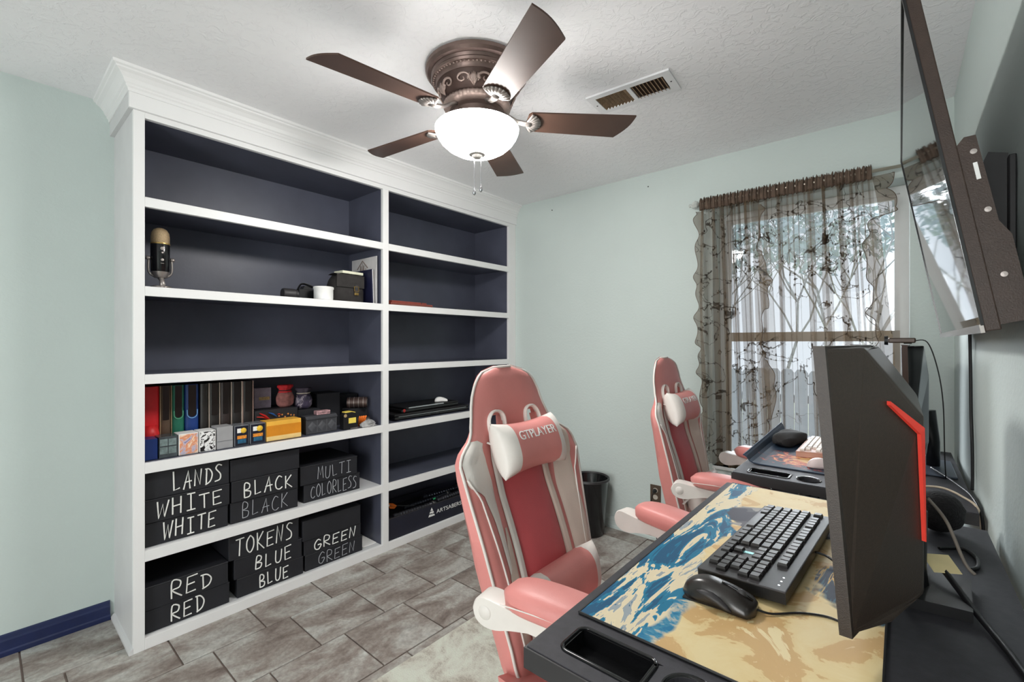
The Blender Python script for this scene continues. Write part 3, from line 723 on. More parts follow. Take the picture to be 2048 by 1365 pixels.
# ------------------------------------------------------------------ desks
ZD = .82
def desk(label, x0, x1, y0, y1, z0=0):
    t = thing('gaming_desk', label, 'desk', (x0, y0, 0), 0, 'black gaming desks'); w, l = x1 - x0, y1 - y0; zt = ZD; zb = ZD - .034
    # top with an organiser strip at the near end: tray and two cup holders cut through it
    tr = (.045, .032, .175, .098)      # x0 y0 x1 y1
    cups = [(.235, .066, .044), (.345, .066, .044)]
    ys = .135
    mb = MB(); mb.box((0, ys, zb), (w, l, zt))
    mb.box((0, 0, zb), (w, tr[1], zt)); mb.box((0, tr[3], zb), (w, ys, zt)); mb.box((0, tr[1], zb), (tr[0], tr[3], zt)); mb.box((cups[-1][0] + .055, tr[1], zb), (w, tr[3], zt))
    # around the cup holes
    xs = [tr[2], (cups[0][0] + cups[1][0]) / 2, cups[1][0] + .055]
    for (cx, cy, r), xa, xb in zip(cups, xs, xs[1:]):
        n = 32; inner = []; outer = []
        for k in range(n):
            a = k * 2 * math.pi / n; c, s = math.cos(a), math.sin(a)
            inner.append((cx + .033 * c, cy + .032 * s))
            sx = ((xb - cx) if c > 0 else (cx - xa)) / max(abs(c), 1e-6); sy = ((tr[3] - cy) if s > 0 else (cy - tr[1])) / max(abs(s), 1e-6); q = min(sx, sy)
            outer.append((cx + c * q, cy + s * q))
        rings = [[Vector((p[0], p[1], z)) for p in o] for o, z in ((outer, zb), (outer, zt), (inner, zt), (inner, zb), (outer, zb))]
        mb.loft(rings, cap=False)
    top = mb.build('desk_top', m_desk, t)
    box('edge_band', (-.004, -.004, zb - .001), (.0, l + .004, zt - .002), m_deskedge, top)
    box('edge_band', (.0, -.004, zb - .001), (w, .0, zt - .002), m_deskedge, top)
    m = MB(); m.box((tr[0], tr[1], zt - .030), (tr[2], tr[3], zt - .028))
    for lo, hi in (((tr[0], tr[1]), (tr[0] + .003, tr[3])), ((tr[2] - .003, tr[1]), (tr[2], tr[3])), ((tr[0], tr[1]), (tr[2], tr[1] + .003)), ((tr[0], tr[3] - .003), (tr[2], tr[3]))): m.box((lo[0], lo[1], zt - .03), (hi[0], hi[1], zt))
    m.build('organiser_tray', m_gloss, t)
    rr = .012; rim = []
    for cx, cy, a0 in ((tr[2] - rr, tr[3] - rr, 0), (tr[0] + rr, tr[3] - rr, 90), (tr[0] + rr, tr[1] + rr, 180), (tr[2] - rr, tr[1] + rr, 270)):
        for k in range(6): a = R(a0 + k * 18); rim.append(Vector((cx + (rr + .003) * math.cos(a), cy + (rr + .003) * math.sin(a), zt + .001)))
    MB().tube(rim + [rim[0], rim[1]], .0035, 6, flat=.6).build('tray_rim', m_gloss, t, True)
    for cx, cy, r in cups:
        c = MB().lathe([(.031, -.07), (.032, -.06), (.034, .001), (.038, .003), (.038, .0015), (.033, .0)], 36, (cx, cy, zt), cap=False).build('cup_holder', m_gloss, t, True)
        MB().lathe([(.0001, -.07), (.031, -.07)], 36, (cx, cy, zt), cap=False).build('cup_floor', m_gloss, c)
    for y in (.14, l - .10):
        f = MB().box((.06, y - .025, z0), (w - .06, y + .025, .03), .004).build('foot', m_black, t)
        box('leg_post', (w / 2 - .05, y - .02, .03), (w / 2 + .05, y + .02, zb), m_black, t, .004)
        box('support_bar', (.05, y - .02, zb - .03), (w - .05, y + .02, zb), m_black, t)
    box('apron', (.10, .16, zb - .055), (w - .06, l - .12, zb - .032), m_black, t)
    # cable grommet at the back
    return t
desk('near black gaming desk with organiser tray, under the wave print mat', -.458, .172, .575, 1.70, .0125)
desk('far black gaming desk with cup holders beside the window', -.482, .172, 1.853, 2.80)

# desk mats
def mat_art():
    m, nt, p = new_mat('flowing_sea_print'); g = coords(nt, True)
    # a generic flow of blue, sand and slate shapes
    w1 = noise(nt, g, 3.2, 4, .6, 1.0)
    sep = N(nt, 'ShaderNodeSeparateXYZ'); nt.links.new(g, sep.inputs[0])
    def lincomb(kx, ky, k0, amp, nz):
        a = N(nt, 'ShaderNodeMath', operation='MULTIPLY_ADD'); nt.links.new(sep.outputs[0], a.inputs[0]); a.inputs[1].default_value = kx; a.inputs[2].default_value = k0
        b = N(nt, 'ShaderNodeMath', operation='MULTIPLY_ADD'); nt.links.new(sep.outputs[1], b.inputs[0]); b.inputs[1].default_value = ky; nt.links.new(a.outputs[0], b.inputs[2])
        c = N(nt, 'ShaderNodeMath', operation='MULTIPLY_ADD'); nt.links.new(nz, c.inputs[0]); c.inputs[1].default_value = amp; nt.links.new(b.outputs[0], c.inputs[2]); return c.outputs[0]
    # sand region with tan clouds
    sand_n = noise(nt, g, 9, 5, .62, .8)
    sand = ramp(nt, [(.40, col(226, 206, 158)), (.54, col(222, 198, 146)), (.56, col(206, 170, 118)), (.66, col(204, 168, 116)), (.68, col(230, 212, 166))]); nt.links.new(sand_n, sand.inputs[0])
    # blue streaks following the desk's front edge
    st = N(nt, 'ShaderNodeMapping'); st.inputs[2].default_value = (0, 0, R(-14)); st.inputs[3].default_value = (16, 2.6, 1); nt.links.new(g, st.inputs[0])
    sn = noise(nt, st.outputs[0], 1.0, 4, .6, 1.6)
    streak = ramp(nt, [(.38, col(18, 82, 118)), (.46, col(14, 112, 146)), (.50, col(40, 128, 164)), (.515, col(222, 208, 176)), (.60, col(226, 212, 178)), (.615, col(150, 160, 166)), (.68, col(28, 96, 130))], 'CONSTANT'); nt.links.new(sn, streak.inputs[0])
    foam_n = noise(nt, g, 26, 4, .65, .6)
    foam = ramp(nt, [(.42, col(22, 112, 152)), (.50, col(70, 140, 168)), (.53, col(150, 164, 168)), (.62, col(206, 196, 170))]); nt.links.new(foam_n, foam.inputs[0])
    slate = ramp(nt, [(.40, col(58, 56, 68)), (.52, col(88, 86, 94)), (.58, col(150, 146, 142)), (.66, col(40, 110, 130))], 'CONSTANT'); nt.links.new(noise(nt, g, 8, 3, .5, .5), slate.inputs[0])
    def edge(val, a, b): r = ramp(nt, [(a, (0, 0, 0, 1)), (b, (1, 1, 1, 1))]); nt.links.new(val, r.inputs[0]); return r.outputs[0]
    # position masks, x -.44 .. -.02, y .70 .. 1.69
    e1 = edge(lincomb(2.5, 0, 1.10, .5, w1), .56, .575)      # streaks -> foam
    e2 = edge(lincomb(2.2, .25, .731, .45, w1), .52, .535)  # foam -> sand
    c = mix(nt, streak.outputs[0], foam.outputs[0], e1); c = mix(nt, c, sand.outputs[0], e2)
    # slate island in the middle
    rx = N(nt, 'ShaderNodeVectorMath', operation='DISTANCE'); rx.inputs[1].default_value = (-.24, 1.40, .825); nt.links.new(g, rx.inputs[0])
    d1 = N(nt, 'ShaderNodeMath', operation='MULTIPLY_ADD'); nt.links.new(w1, d1.inputs[0]); d1.inputs[1].default_value = .22; nt.links.new(rx.outputs['Value'], d1.inputs[2])
    c = mix(nt, slate.outputs[0], c, edge(d1.outputs[0], .235, .242))
    rx2 = N(nt, 'ShaderNodeVectorMath', operation='DISTANCE'); rx2.inputs[1].default_value = (-.03, 1.12, .825); nt.links.new(g, rx2.inputs[0])
    d2 = N(nt, 'ShaderNodeMath', operation='MULTIPLY_ADD'); nt.links.new(w1, d2.inputs[0]); d2.inputs[1].default_value = .25; nt.links.new(rx2.outputs['Value'], d2.inputs[2])
    dk = ramp(nt, [(.42, col(30, 40, 58)), (.5, col(52, 88, 104)), (.55, col(198, 160, 90)), (.62, col(34, 46, 62))], 'CONSTANT'); nt.links.new(noise(nt, st.outputs[0], 2.4, 4, .6, 1), dk.inputs[0])
    c = mix(nt, dk.outputs[0], c, edge(d2.outputs[0], .24, .25))
    nt.links.new(c, p.inputs['Base Color']); p.inputs['Roughness'].default_value = .55; p.inputs['Specular IOR Level'].default_value = .25
    return m
mt = thing('desk_mat', 'large desk mat printed with blue waves and sand colours under the keyboard', 'desk mat', (-.44, .703, ZD))
MB().box((0, 0, .0005), (.422, .987, .0045), .0015, 1).build('printed_cloth', mat_art(), mt)
pa = [(0, 0), (.422, 0), (.422, .987), (0, .987), (0, 0)]
MB().tube([Vector((a, b, .003)) for a, b in pa], .0026, 6).build('stitched_edge', m_black, mt)
def mat2_art():
    m, nt, p = new_mat('dark_flame_print'); g = coords(nt, True)
    rx = N(nt, 'ShaderNodeVectorMath', operation='DISTANCE'); rx.inputs[1].default_value = (-.29, 2.19, .825); nt.links.new(g, rx.inputs[0])
    nz = noise(nt, g, 16, 4, .7, 2.0); d1 = N(nt, 'ShaderNodeMath', operation='MULTIPLY_ADD'); nt.links.new(nz, d1.inputs[0]); d1.inputs[1].default_value = .45; nt.links.new(rx.outputs['Value'], d1.inputs[2])
    rp = ramp(nt, [(.25, col(236, 198, 130)), (.29, col(228, 120, 84)), (.32, col(150, 62, 60)), (.345, col(38, 52, 70)), (.5, col(40, 60, 82))]); nt.links.new(d1.outputs[0], rp.inputs[0]); nt.links.new(rp.outputs[0], p.inputs['Base Color'])
    p.inputs['Roughness'].default_value = .6; return m
m2 = thing('desk_mat', 'dark blue desk mat with a fiery print on the far desk', 'desk mat', (-.478, 2.02, ZD))
pf = [(-.006, .030), (.004, .024), (.014, .010), (.026, .004), (.05, .001), (.42, .001)]
rings = []
for k in range(9):
    q = k / 8; up = 1 + .9 * q
    rings.append([Vector((x, (.765 * q), z * up + .0006)) for x, z in pf] + [Vector((x, (.765 * q), z * up + .0045)) for x, z in pf[::-1]])
MB().loft(rings).build('printed_cloth', mat2_art(), m2, False)
MB().tube([Vector((pf[0][0], (.765 * k / 8), pf[0][1] * (1 + .9 * k / 8) + .0025)) for k in range(9)], .0035, 6).build('stitched_edge', M('navy_stitch', (44, 66, 92), .6), m2)

# ------------------------------------------------------------------ keyboards
def key_mesh(w, d, h, mat):
    b, t = .5, .40
    rings = []
    for s, z in ((1.0, 0), (.98, h * .5), (.80, h)):
        rings.append([Vector((-w / 2 * s, -d / 2 * s, z)), Vector((w / 2 * s, -d / 2 * s, z)), Vector((w / 2 * s, d / 2 * s, z)), Vector((-w / 2 * s, d / 2 * s, z))])
    me = MB().loft(rings).mesh('key'); me.materials.append(mat); return me
def keyboard(label, loc, rz, L, D, body, keymat, numpad=True, tilt=3, U=.0189):
    t = thing('keyboard', label, 'keyboard', loc, rz)       # local x = left to right for the typist, y = away from the typist
    t.rotation_euler = (R(tilt), 0, rz)
    cs = MB().loft([[Vector((x, y, z)) for x, y in ((0, 0), (L, 0), (L, D), (0, D))] for z in (.0, .022)]).build('case', body, t)
    MB().box((-.001, -.001, .019), (L + .001, D + .001, .0235), .002).build('top_plate', m_dark if keymat is m_key else body, t)
    for x in (.06, L - .06): MB().box((x - .02, D - .02, -D * math.sin(R(tilt)) - .0), (x + .02, D - .008, .002)).build('riser_foot', body, t)
    u = U; cache = {}
    def row(x0, y, ws, nm='keycap'):
        x = x0
        for w in ws:
            if w > 0:
                k = round(w, 2)
                if k not in cache: cache[k] = key_mesh(w * u - .0015, u - .002, .0085, keymat)
                link(nm, cache[k], None, t, (x + w * u / 2, y, .0235))
            x += abs(w) * u
    x0 = .008; ys = [.020 + u * k for k in range(5)] + [.020 + u * 5.35]
    row(x0, ys[0], [1.25, 1.25, 1.25, 6.25, 1.25, 1.25, 1.25, 1.25]); row(x0, ys[1], [2.25] + [1] * 10 + [2.75]); row(x0, ys[2], [1.75] + [1] * 11 + [2.25])
    row(x0, ys[3], [1.5] + [1] * 12 + [1.5]); row(x0, ys[4], [1] * 13 + [2]); row(x0, ys[5], [1, -1, 1, 1, 1, 1, -.5, 1, 1, 1, 1, -.5, 1, 1, 1, 1])
    xa = x0 + 15.25 * u
    row(xa, ys[0], [1, 1, 1]); row(xa, ys[1], [-1, 1, -1]); row(xa, ys[3], [1, 1, 1]); row(xa, ys[4], [1, 1, 1]); row(xa, ys[5], [1, 1, 1])
    if numpad:
        xn = x0 + 18.5 * u
        row(xn, ys[0], [2, 1]); row(xn, ys[1], [1, 1, 1, 1]); row(xn, ys[2], [1, 1, 1]); row(xn, ys[3], [1, 1, 1, 1]); row(xn, ys[4], [1, 1, 1, 1])
    return t, cs
m_key = M('keycap_black', (38, 35, 34), .42, var=.1, spec=.45)
kb, kc = keyboard('black mechanical keyboard on the near desk with a small lit logo', (-.289, 1.440, ZD + .0052), R(-93), .484, .158, m_black, m_key, U=.0206)
m_led = M('white_led', (235, 240, 240), .5, emit=1.5)
for k in range(3): MB().lathe([(.0019, 0), (.0019, .0006), (.0001, .0008)], 10, (.428 + .018 * k, .143, .0236)).build('indicator_light', m_led, kb)
box('lit_badge', (.345, .050, .0236), (.355, .068, .0244), M('teal_led', (150, 205, 205), .5, var=.5, scale=400, emit=.5), kb)
MB().tube(smoothpath([(.22, .158, .008), (.22, .18, .004), (.255, .21, .002), (.28, .245, .0)]), .0025, 6).build('keyboard_cable', m_black, kb, True)
m_wkey = M('keycap_ivory', (232, 222, 214), .5, var=.04)
keyboard('ivory keyboard on the far desk partly behind the near monitor', (-.335, 2.62, ZD + .0052), R(-90), .37, .13, M('keyboard_rose_case', (196, 150, 132), .5), m_wkey, False)

# ------------------------------------------------------------------ mice
def mouse(label, loc, rz, L, W, H, mat, mat2, gamer):
    t = thing('computer_mouse', label, 'mouse', loc, rz)
    def prof(q):
        w = W / 2 * (.55 + .45 * math.sin(min(1, q * 1.25) * math.pi * .5)) * (1 - .12 * math.exp(-((q - .52) / .16) ** 2)) * min(1, ((1 - q) * 9 + .25)) ** .5 * min(1, q * 7 + .02) ** .5
        h = H * (math.sqrt(max(0, 1 - (1 - q / .38) ** 2)) if q < .38 else 1 - .62 * ((q - .38) / .62) ** 1.6)
        return w, max(h, .004)
    rings = []; n = 24
    for k in range(25):
        q = k / 24; w, h = prof(q); x = q * L; ring = []
        for j in range(n + 1):
            a = math.pi * j / n; c, s = math.cos(a), math.sin(a)
            ring.append(Vector((x, w * math.copysign(abs(c) ** .7, c), .0025 + h * s ** .75)))
        rings.append(ring)
    MB().loft(rings).build('shell', mat, t, True)
    if gamer:
        MB().box((.006, -W * .38, .0004), (L - .006, W * .38, .0026)).build('sole', m_black, t)
        for sg in (-1, 1):
            mb = MB()
            pts = [Vector((L * q, sg * (prof(q)[0] + .001), .012 + .012 * math.sin(q * 5))) for q in (.25, .35, .45, .55, .65, .72)]
            mb.tube(pts, [.002, .007, .009, .008, .006, .002], 8, flat=.8).build('thumb_grip', mat2, t, True)
        mb = MB()
        mb.tube([Vector((L * q, 0, .003 + prof(q)[1] + .0006)) for q in (.55, .65, .75, .85, .95)], .0022, 6).build('button_gap', m_gloss, t, True)
        MB().lathe([(.008, -.003), (.0085, 0), (.008, .003)], 20, (L * .80, 0, .003 + prof(.8)[1] - .002), 'y').build('scroll_wheel', m_dark, t, True)
        for q in (.34, .42): MB().box((L * q - .004, W * .40 - .004, .026), (L * q + .004, W * .40 + .002, .030), .001).build('side_button', m_dark, t)
    return t
m_mouse = M('mouse_soft_black', (38, 34, 32), .28, var=.1, spec=.6)
ms = mouse('black ergonomic gaming mouse on the near mat beside the keyboard', (-.322, .893, ZD + .0048), R(4), .128, .070, .039, m_mouse, m_dark, True)
MB().tube(smoothpath([(.124, 0, .008), (.15, .01, .003), (.19, .045, .002), (.23, .06, .002), (.26, .05, .002)]), .0019, 6).build('mouse_cable', m_black, ms, True)
mouse('pale pink mouse on the dark flame mat of the far desk', (-.275, 2.085, ZD + .005), R(25), .112, .060, .036, M('pink_white_plastic', (220, 202, 200), .35), m_wkey, False)
# black pouch on the far desk
pc = MB(); rings = []
for k in range(13):
    q = k / 12; e = max(.08, 1 - abs(2 * q - 1) ** 4) ** .5; ring = []
    for j in range(20):
        a = j * 2 * math.pi / 20; ring.append(Vector(((.062) * e * math.copysign(abs(math.cos(a)) ** .6, math.cos(a)) * (.75 + .25 * q) , (q - .5) * .26, .030 + .029 * e * math.copysign(abs(math.sin(a)) ** .7, math.sin(a)) + .004 * math.sin(q * 9 + a * 3))))
    rings.append(ring)
tag(pc.loft(rings).build('zip_pouch', M('black_fabric', (44, 42, 42), .85, var=.2, bmp=.001, bscale=300), None, True, (-.402, 2.50, ZD + .0048), (0, 0, R(-8))), 'soft black zip pouch on the far desk mat beside the ivory keyboard', 'pouch')

# ------------------------------------------------------------------ near monitor
m_monback = M('brown_black_shell', (52, 42, 35), .42, var=.14, scale=200, bmp=.0003, bscale=600, spec=.45)
m_monlow = M('black_shell', (28, 27, 28), .5, var=.2, scale=150, bmp=.0006, bscale=300)
m_red = M('red_accent', (236, 66, 52), .45, var=.04)
m_screen = M('dark_screen', (12, 13, 16), .08, var=.05)
def monitor(label, loc, halfw, z0, z1, sag, lean, humpx, hy, red, back=m_monback, bez=m_monback):
    # local x: towards the wall (rear), y: along the desk; origin on the desk under the monitor centre
    t = thing('monitor', label, 'monitor', loc)
    def front(y): return -sag * (y / halfw) ** 2
    def sh(x, y, z): return Vector((x - lean * (z - z0), y, z))
    n = 24; mb = MB(); rings = []
    for k in range(n + 1):
        y = -halfw + 2 * halfw * k / n; f = front(y); b = f + .016
        rings.append([sh(f, y, z0), sh(f, y, z1), sh(b, y, z1), sh(b, y, z0)])
    mb.loft(rings); body = mb.build('bezel', bez, t)
    mb = MB().grid(lambda a, b: sh(front(-halfw + .008 + (2 * halfw - .016) * a) - .0012, -halfw + .008 + (2 * halfw - .016) * a, z0 + .018 + (z1 - z0 - .026) * b), n, 2)
    mb.build('screen', m_screen, t, True)
    # faceted rear shell
    fe = front(halfw) + .016
    h0, h1 = z0 + .03, z1 - .115; yi, ym = hy, halfw * .80
    def V(x, y, z): return sh(x, y, z)
    L = []
    for s in (-1, 1):
        L.append(dict(eb=V(fe, s * (halfw - .004), z0 + .004), et=V(fe, s * (halfw - .004), z1 - .004), mt=V(fe + .045, s * ym, z1 - .002), mbm=V(fe + .045, s * ym, z0 + .008),
                      pt=V(humpx + lean * (h1 - z0), s * yi, h1), pb=V(humpx + lean * (h0 - z0), s * yi, h0)))
    a, b = L
    mb = MB(); bm = mb.bm
    va = {k: bm.verts.new(v) for k, v in a.items()}; vb = {k: bm.verts.new(v) for k, v in b.items()}
    for v in (va, vb):
        bm.faces.new((v['eb'], v['et'], v['mt'])); bm.faces.new((v['eb'], v['mt'], v['pt'], v['pb'])); bm.faces.new((v['eb'], v['pb'], v['mbm']))
    bm.faces.new((va['mt'], vb['mt'], vb['pt'], va['pt'])); bm.faces.new((va['pt'], vb['pt'], vb['pb'], va['pb'])); bm.faces.new((va['pb'], vb['pb'], vb['mbm'], va['mbm']))
    bm.faces.new((va['mbm'], vb['mbm'], vb['eb'], va['eb'])); bm.faces.new((va['et'], vb['et'], vb['mt'], va['mt']))
    es = [e for e in bm.edges]
    bmesh.ops.bevel(bm, geom=es, offset=.006, segments=2, profile=.6, affect='EDGES')
    shell = mb.build('rear_shell', back, t)
    if red:
        # red accent lying on the near facet
        for s, d in ((-1, a), (1, b)):
            def on(p, q):      # p: 0 edge ->1 hump, q: 0 bottom -> 1 top along the hump edge
                e = d['eb'].lerp(d['et'], q); h = d['pb'].lerp(d['pt'], q); return e.lerp(h, p)
            nrm = (d['pt'] - d['eb']).cross(d['pb'] - d['eb']).normalized(); nrm = nrm if nrm.x > 0 else -nrm
            A0 = d['eb'].lerp(d['et'], .5).lerp(d['mt'], .0)
            P1 = d['mt'].lerp(d['pt'], .42); P1 = P1.lerp(d['eb'], .10)
            P2_ = d['pt'].lerp(d['eb'], .055); P3 = d['pb'].lerp(d['pt'], .32).lerp(d['eb'], .03)
            mb = MB(); w = .0075
            ax = (d['eb'].lerp(d['et'], .5) - d['pb'].lerp(d['pt'], .5)).normalized()
            i1, i2, i3 = P1 + Vector((0, 0, -.006)), P2_ + ax * w * 1.2 + Vector((0, 0, -.012)), P3 + ax * .002
            top = [P1, P2_, P3, i3, i2, i1]
            mb.loft([[p + nrm * .0005 for p in top], [p + nrm * .006 for p in top]]); mb.build('red_accent', m_red, shell)
    return t, sh, front
mon, sh, fr = monitor('large black curved gaming monitor with a red accent line on its back, near desk', (-.028, 1.197, ZD), .352, .047, .484, .042, .078, .058, .195, True)
# rear details and stand
MB().tube([sh(-.045, -.305, .16), sh(-.045, -.305, .11), sh(-.045, -.305, .075)], .001, 5).build('vent_slit', m_dark, mon)
MB().tube([Vector((.040, 0, .16)), Vector((.042, 0, .05)), Vector((.042, 0, .015))], [.03, .026, .03], 14).build('stand_post', m_black, mon, True)
MB().prism([(.03, -.085), (.125, -.075), (.135, .075), (.03, .09), (.015, .02), (.015, -.02)], lambda a, b, d: Vector((a, b, d)), .0005, .020).build('stand_base', m_black, mon)
# far monitor
mon2, sh2, fr2 = monitor('dark monitor standing on the far desk behind the near monitor', (.022, 2.42, ZD), .31, .085, .48, .01, .02, .060, .12, False, m_gloss, M('brown_bezel', (62, 40, 30), .5))
MB().tube([Vector((.055, 0, .22)), Vector((.075, 0, .10)), Vector((.075, 0, .010))], [.03, .022, .022], 12).build('stand_post', m_black, mon2, True)
MB().box((-.03, -.16, .0005), (.135, .14, .008), .003).build('stand_base', M('slate_blue_metal', (88, 96, 112), .35, .3), mon2)
wc = thing('webcam', 'small dark webcam clipped on top of the far monitor', 'webcam', (.022, 2.16, ZD + .4835))
MB().box((-.055, -.045, .004), (.02, .045, .022), .004).build('webcam_body', M('webcam_brown', (70, 56, 48), .35, .2), wc)
MB().lathe([(.016, -.066), (.017, -.055)], 20, (0, 0, .013), 'x').build('lens', m_gloss, wc)
MB().box((-.012, -.02, .0005), (.01, .02, .005)).build('clip', m_black, wc)
MB().tube(smoothpath([(.018, -.03, .012), (.05, -.035, .006), (.075, -.03, -.08), (.09, -.02, -.2), (.095, 0, -.38), (.10, .03, -.47)]), .002, 6).build('webcam_cable', m_black, wc, True)

# foam microphone, tags and cables at the wall
fm = thing('foam_microphone', 'black foam covered microphone head at the far end of the near desk', 'microphone', (.075, 1.615, ZD))
mb = MB(); rings = []
rnd = random.Random(3)
for k in range(15):
    a = math.pi * k / 14; rings.append([Vector((.052 * math.sin(a) * math.cos(b) * rnd.uniform(.93, 1.05), .058 * math.sin(a) * math.sin(b) * rnd.uniform(.93, 1.05), .053 + .052 * math.cos(a))) for b in [j * 2 * math.pi / 24 for j in range(24)]])
mb.loft(rings).build('foam_cover', M('black_foam', (26, 25, 27), .95, var=.4, scale=200, bmp=.004, bscale=160), fm, True)
MB().tube([(-.03, -.03, .03), (-.06, -.06, .018)], .013, 12).build('handle', m_black, fm, True)
def cable(label, pts, r, mat=m_black):
    return tag(MB().tube(smoothpath(pts, 8), r, 7).build('cable', mat, None, True), label, 'cable')
cable('black cable running down the right wall below the television', [(.178, 2.16, 1.36), (.181, 2.168, 1.2), (.181, 2.155, 1.08), (.181, 2.125, .98), (.181, 2.115, .88), (.180, 2.11, .826)], .0045)
cable('thick black cable crossing the bare back of the near desk', [(.036, 1.27, .868), (.062, 1.235, .864), (.10, 1.14, .836), (.13, 1.03, .828), (.15, .90, .8262), (.15, .75, .8262), (.14, .62, .8262)], .0055)
cable('thin pale cable looping over the back edge of the far desk', [(.035, 2.02, .826), (.075, 2.045, .832), (.11, 2.03, .836), (.145, 1.98, .832), (.176, 1.92, .815), (.181, 1.88, .74)], .0035, M('pale_cable', (206, 190, 168), .5))
cable('black looped cable lying behind the near monitor stand', [(.07, 1.47, .8245), (.11, 1.50, .8245), (.13, 1.46, .8245), (.128, 1.40, .8245), (.115, 1.375, .8245)], .004)
cable('black cable running from the far monitor to the wall', [(.09, 2.34, .835), (.12, 2.25, .832), (.15, 2.14, .828), (.172, 2.02, .826), (.182, 1.90, .80), (.182, 1.86, .70)], .004)
cable('grey cable hanging from the near monitor toward its base', [(.045, 1.30, .98), (.075, 1.33, .93), (.10, 1.31, .86), (.115, 1.30, .842)], .0032, M('grey_cable', (140, 130, 120), .5))
tg = thing('cable_tag', 'cream cardboard tag folded round the black cable behind the near monitor', 'tag', (.062, 1.235, .872))
MB().box((-.024, -.021, 0), (.024, .021, .0012), .0005, 1).xf(Matrix.Rotation(R(30), 4, 'Z') @ Matrix.Rotation(R(30), 4, 'X')).build('tag_card', M('cream_card', (236, 218, 166), .7), tg)

# ------------------------------------------------------------------ wall television
tv = thing('television', 'large tilted flat television with a glossy screen on the right wall', 'television', (.121, 1.785, 1.33))
tv.rotation_euler = (0, math.atan2(-.116, .69), 0)          # leans into the room towards its top edge
TH, TL2 = .70, .565
m_tvback = M('brown_tv_shell', (58, 44, 37), .45, var=.12, scale=40, bmp=.0004, bscale=400, spec=.4)
m_tvscreen = M('glossy_tv_screen', (20, 22, 24), .03, var=.03, spec=.8)
box('tv_frame', (0, -TL2, 0), (.022, TL2, TH), m_tvback, tv, .002)
box('screen', (-.0015, -TL2 + .004, .012), (0, TL2 - .004, TH - .004), m_tvscreen, tv)
for nm, lo, hi in (('bezel', (-.004, -TL2, TH - .005), (.001, TL2, TH + .001)), ('bezel', (-.004, TL2 - .005, .012), (.001, TL2 + .001, TH + .001)), ('bezel', (-.004, -TL2 - .001, .012), (.001, -TL2 + .005, TH))):
    box(nm, lo, hi, m_gloss, tv)
box('lower_bezel', (-.006, -TL2, -.002), (.0, TL2, .014), M('silver_strip', (150, 146, 142), .25, .6), tv)
mb = MB().prism([(.022, .01), (.022, .36), (.034, .372), (.050, .370), (.052, .20), (.064, .17), (.064, .012)], lambda a, b, d: Vector((a, d, b)), -TL2 + .004, TL2 - .004)
hs = mb.build('electronics_housing', m_tvback, tv)
for z in (.34, .225, .10): MB().lathe([(.0001, -.001), (.005, -.0008), (.006, .001)], 12, (.042, -TL2 + .004, z), 'y').build('screw', m_pewter, hs)
box('port_label', (.037, -TL2 + .0015, .285), (.043, -TL2 + .004, .318), m_paper, hs)
mt_ = thing('tv_mount', 'black steel wall mount behind the television', 'wall mount', (.188, 1.52, 1.60))
mb = MB().box((-.012, -.10, -.11), (-.0005, .42, .11), .002)
mb.build('wall_plate', m_black, mt_)
for y in (-.06, .30):
    MB().prism([(-.010, -.10), (-.030, -.10), (-.050, .04), (-.052, .10), (-.040, .13), (-.010, .12)], lambda a, b, d: Vector((a, d, b)), y - .016, y + .016).build('hook_arm', m_black, mt_)

# ------------------------------------------------------------------ chalk lettered storage boxes
GL = {'L': [[(.05, 1), (.12, .02), (.8, .10)]], 'A': [[(.0, 0), (.5, 1), (.78, .0)], [(.1, .38), (.95, .42)]], 'N': [[(.05, 0), (.1, 1), (.7, .05), (.85, 1)]],
      'D': [[(.2, 1), (.25, 0)], [(.0, .98), (.55, .95), (.95, .6), (.75, .18), (.15, .0)]], 'S': [[(.9, .92), (.45, 1), (.15, .78), (.75, .42), (.7, .1), (.05, .02)]],
      'W': [[(0, 1), (.22, 0), (.5, .8), (.72, .02), (1, 1)]], 'H': [[(.1, 1), (.12, 0)], [(.85, 1), (.85, 0)], [(.1, .48), (.88, .52)]], 'I': [[(.15, 1), (.9, 1)], [(.5, 1), (.5, 0)], [(.1, 0), (.9, .02)]],
      'T': [[(0, .97), (1, 1)], [(.5, 1), (.48, 0)]], 'E': [[(.95, 1), (.1, .96), (.1, 0), (.9, .04)], [(.1, .5), (.75, .54)]], 'B': [[(.1, 0), (.15, 1), (.7, .92), (.65, .62), (.15, .52), (.8, .38), (.7, .05), (.1, 0)]],
      'C': [[(.9, .88), (.5, 1), (.1, .6), (.15, .15), (.55, .0), (.95, .14)]], 'K': [[(.1, 1), (.12, 0)], [(.85, 1), (.14, .46), (.95, 0)]], 'M': [[(.0, 0), (.12, 1), (.45, .3), (.8, 1), (.95, 0)]],
      'U': [[(.1, 1), (.12, .2), (.45, 0), (.8, .2), (.88, 1)]], 'O': [[(.5, 1), (.1, .7), (.1, .25), (.5, 0), (.9, .3), (.88, .75), (.5, 1)]], 'R': [[(.1, 0), (.12, 1), (.8, .9), (.72, .55), (.15, .46), (.95, .0)]],
      'G': [[(.9, .85), (.5, 1), (.08, .6), (.15, .12), (.6, .0), (.92, .3), (.92, .46), (.5, .46)]]}
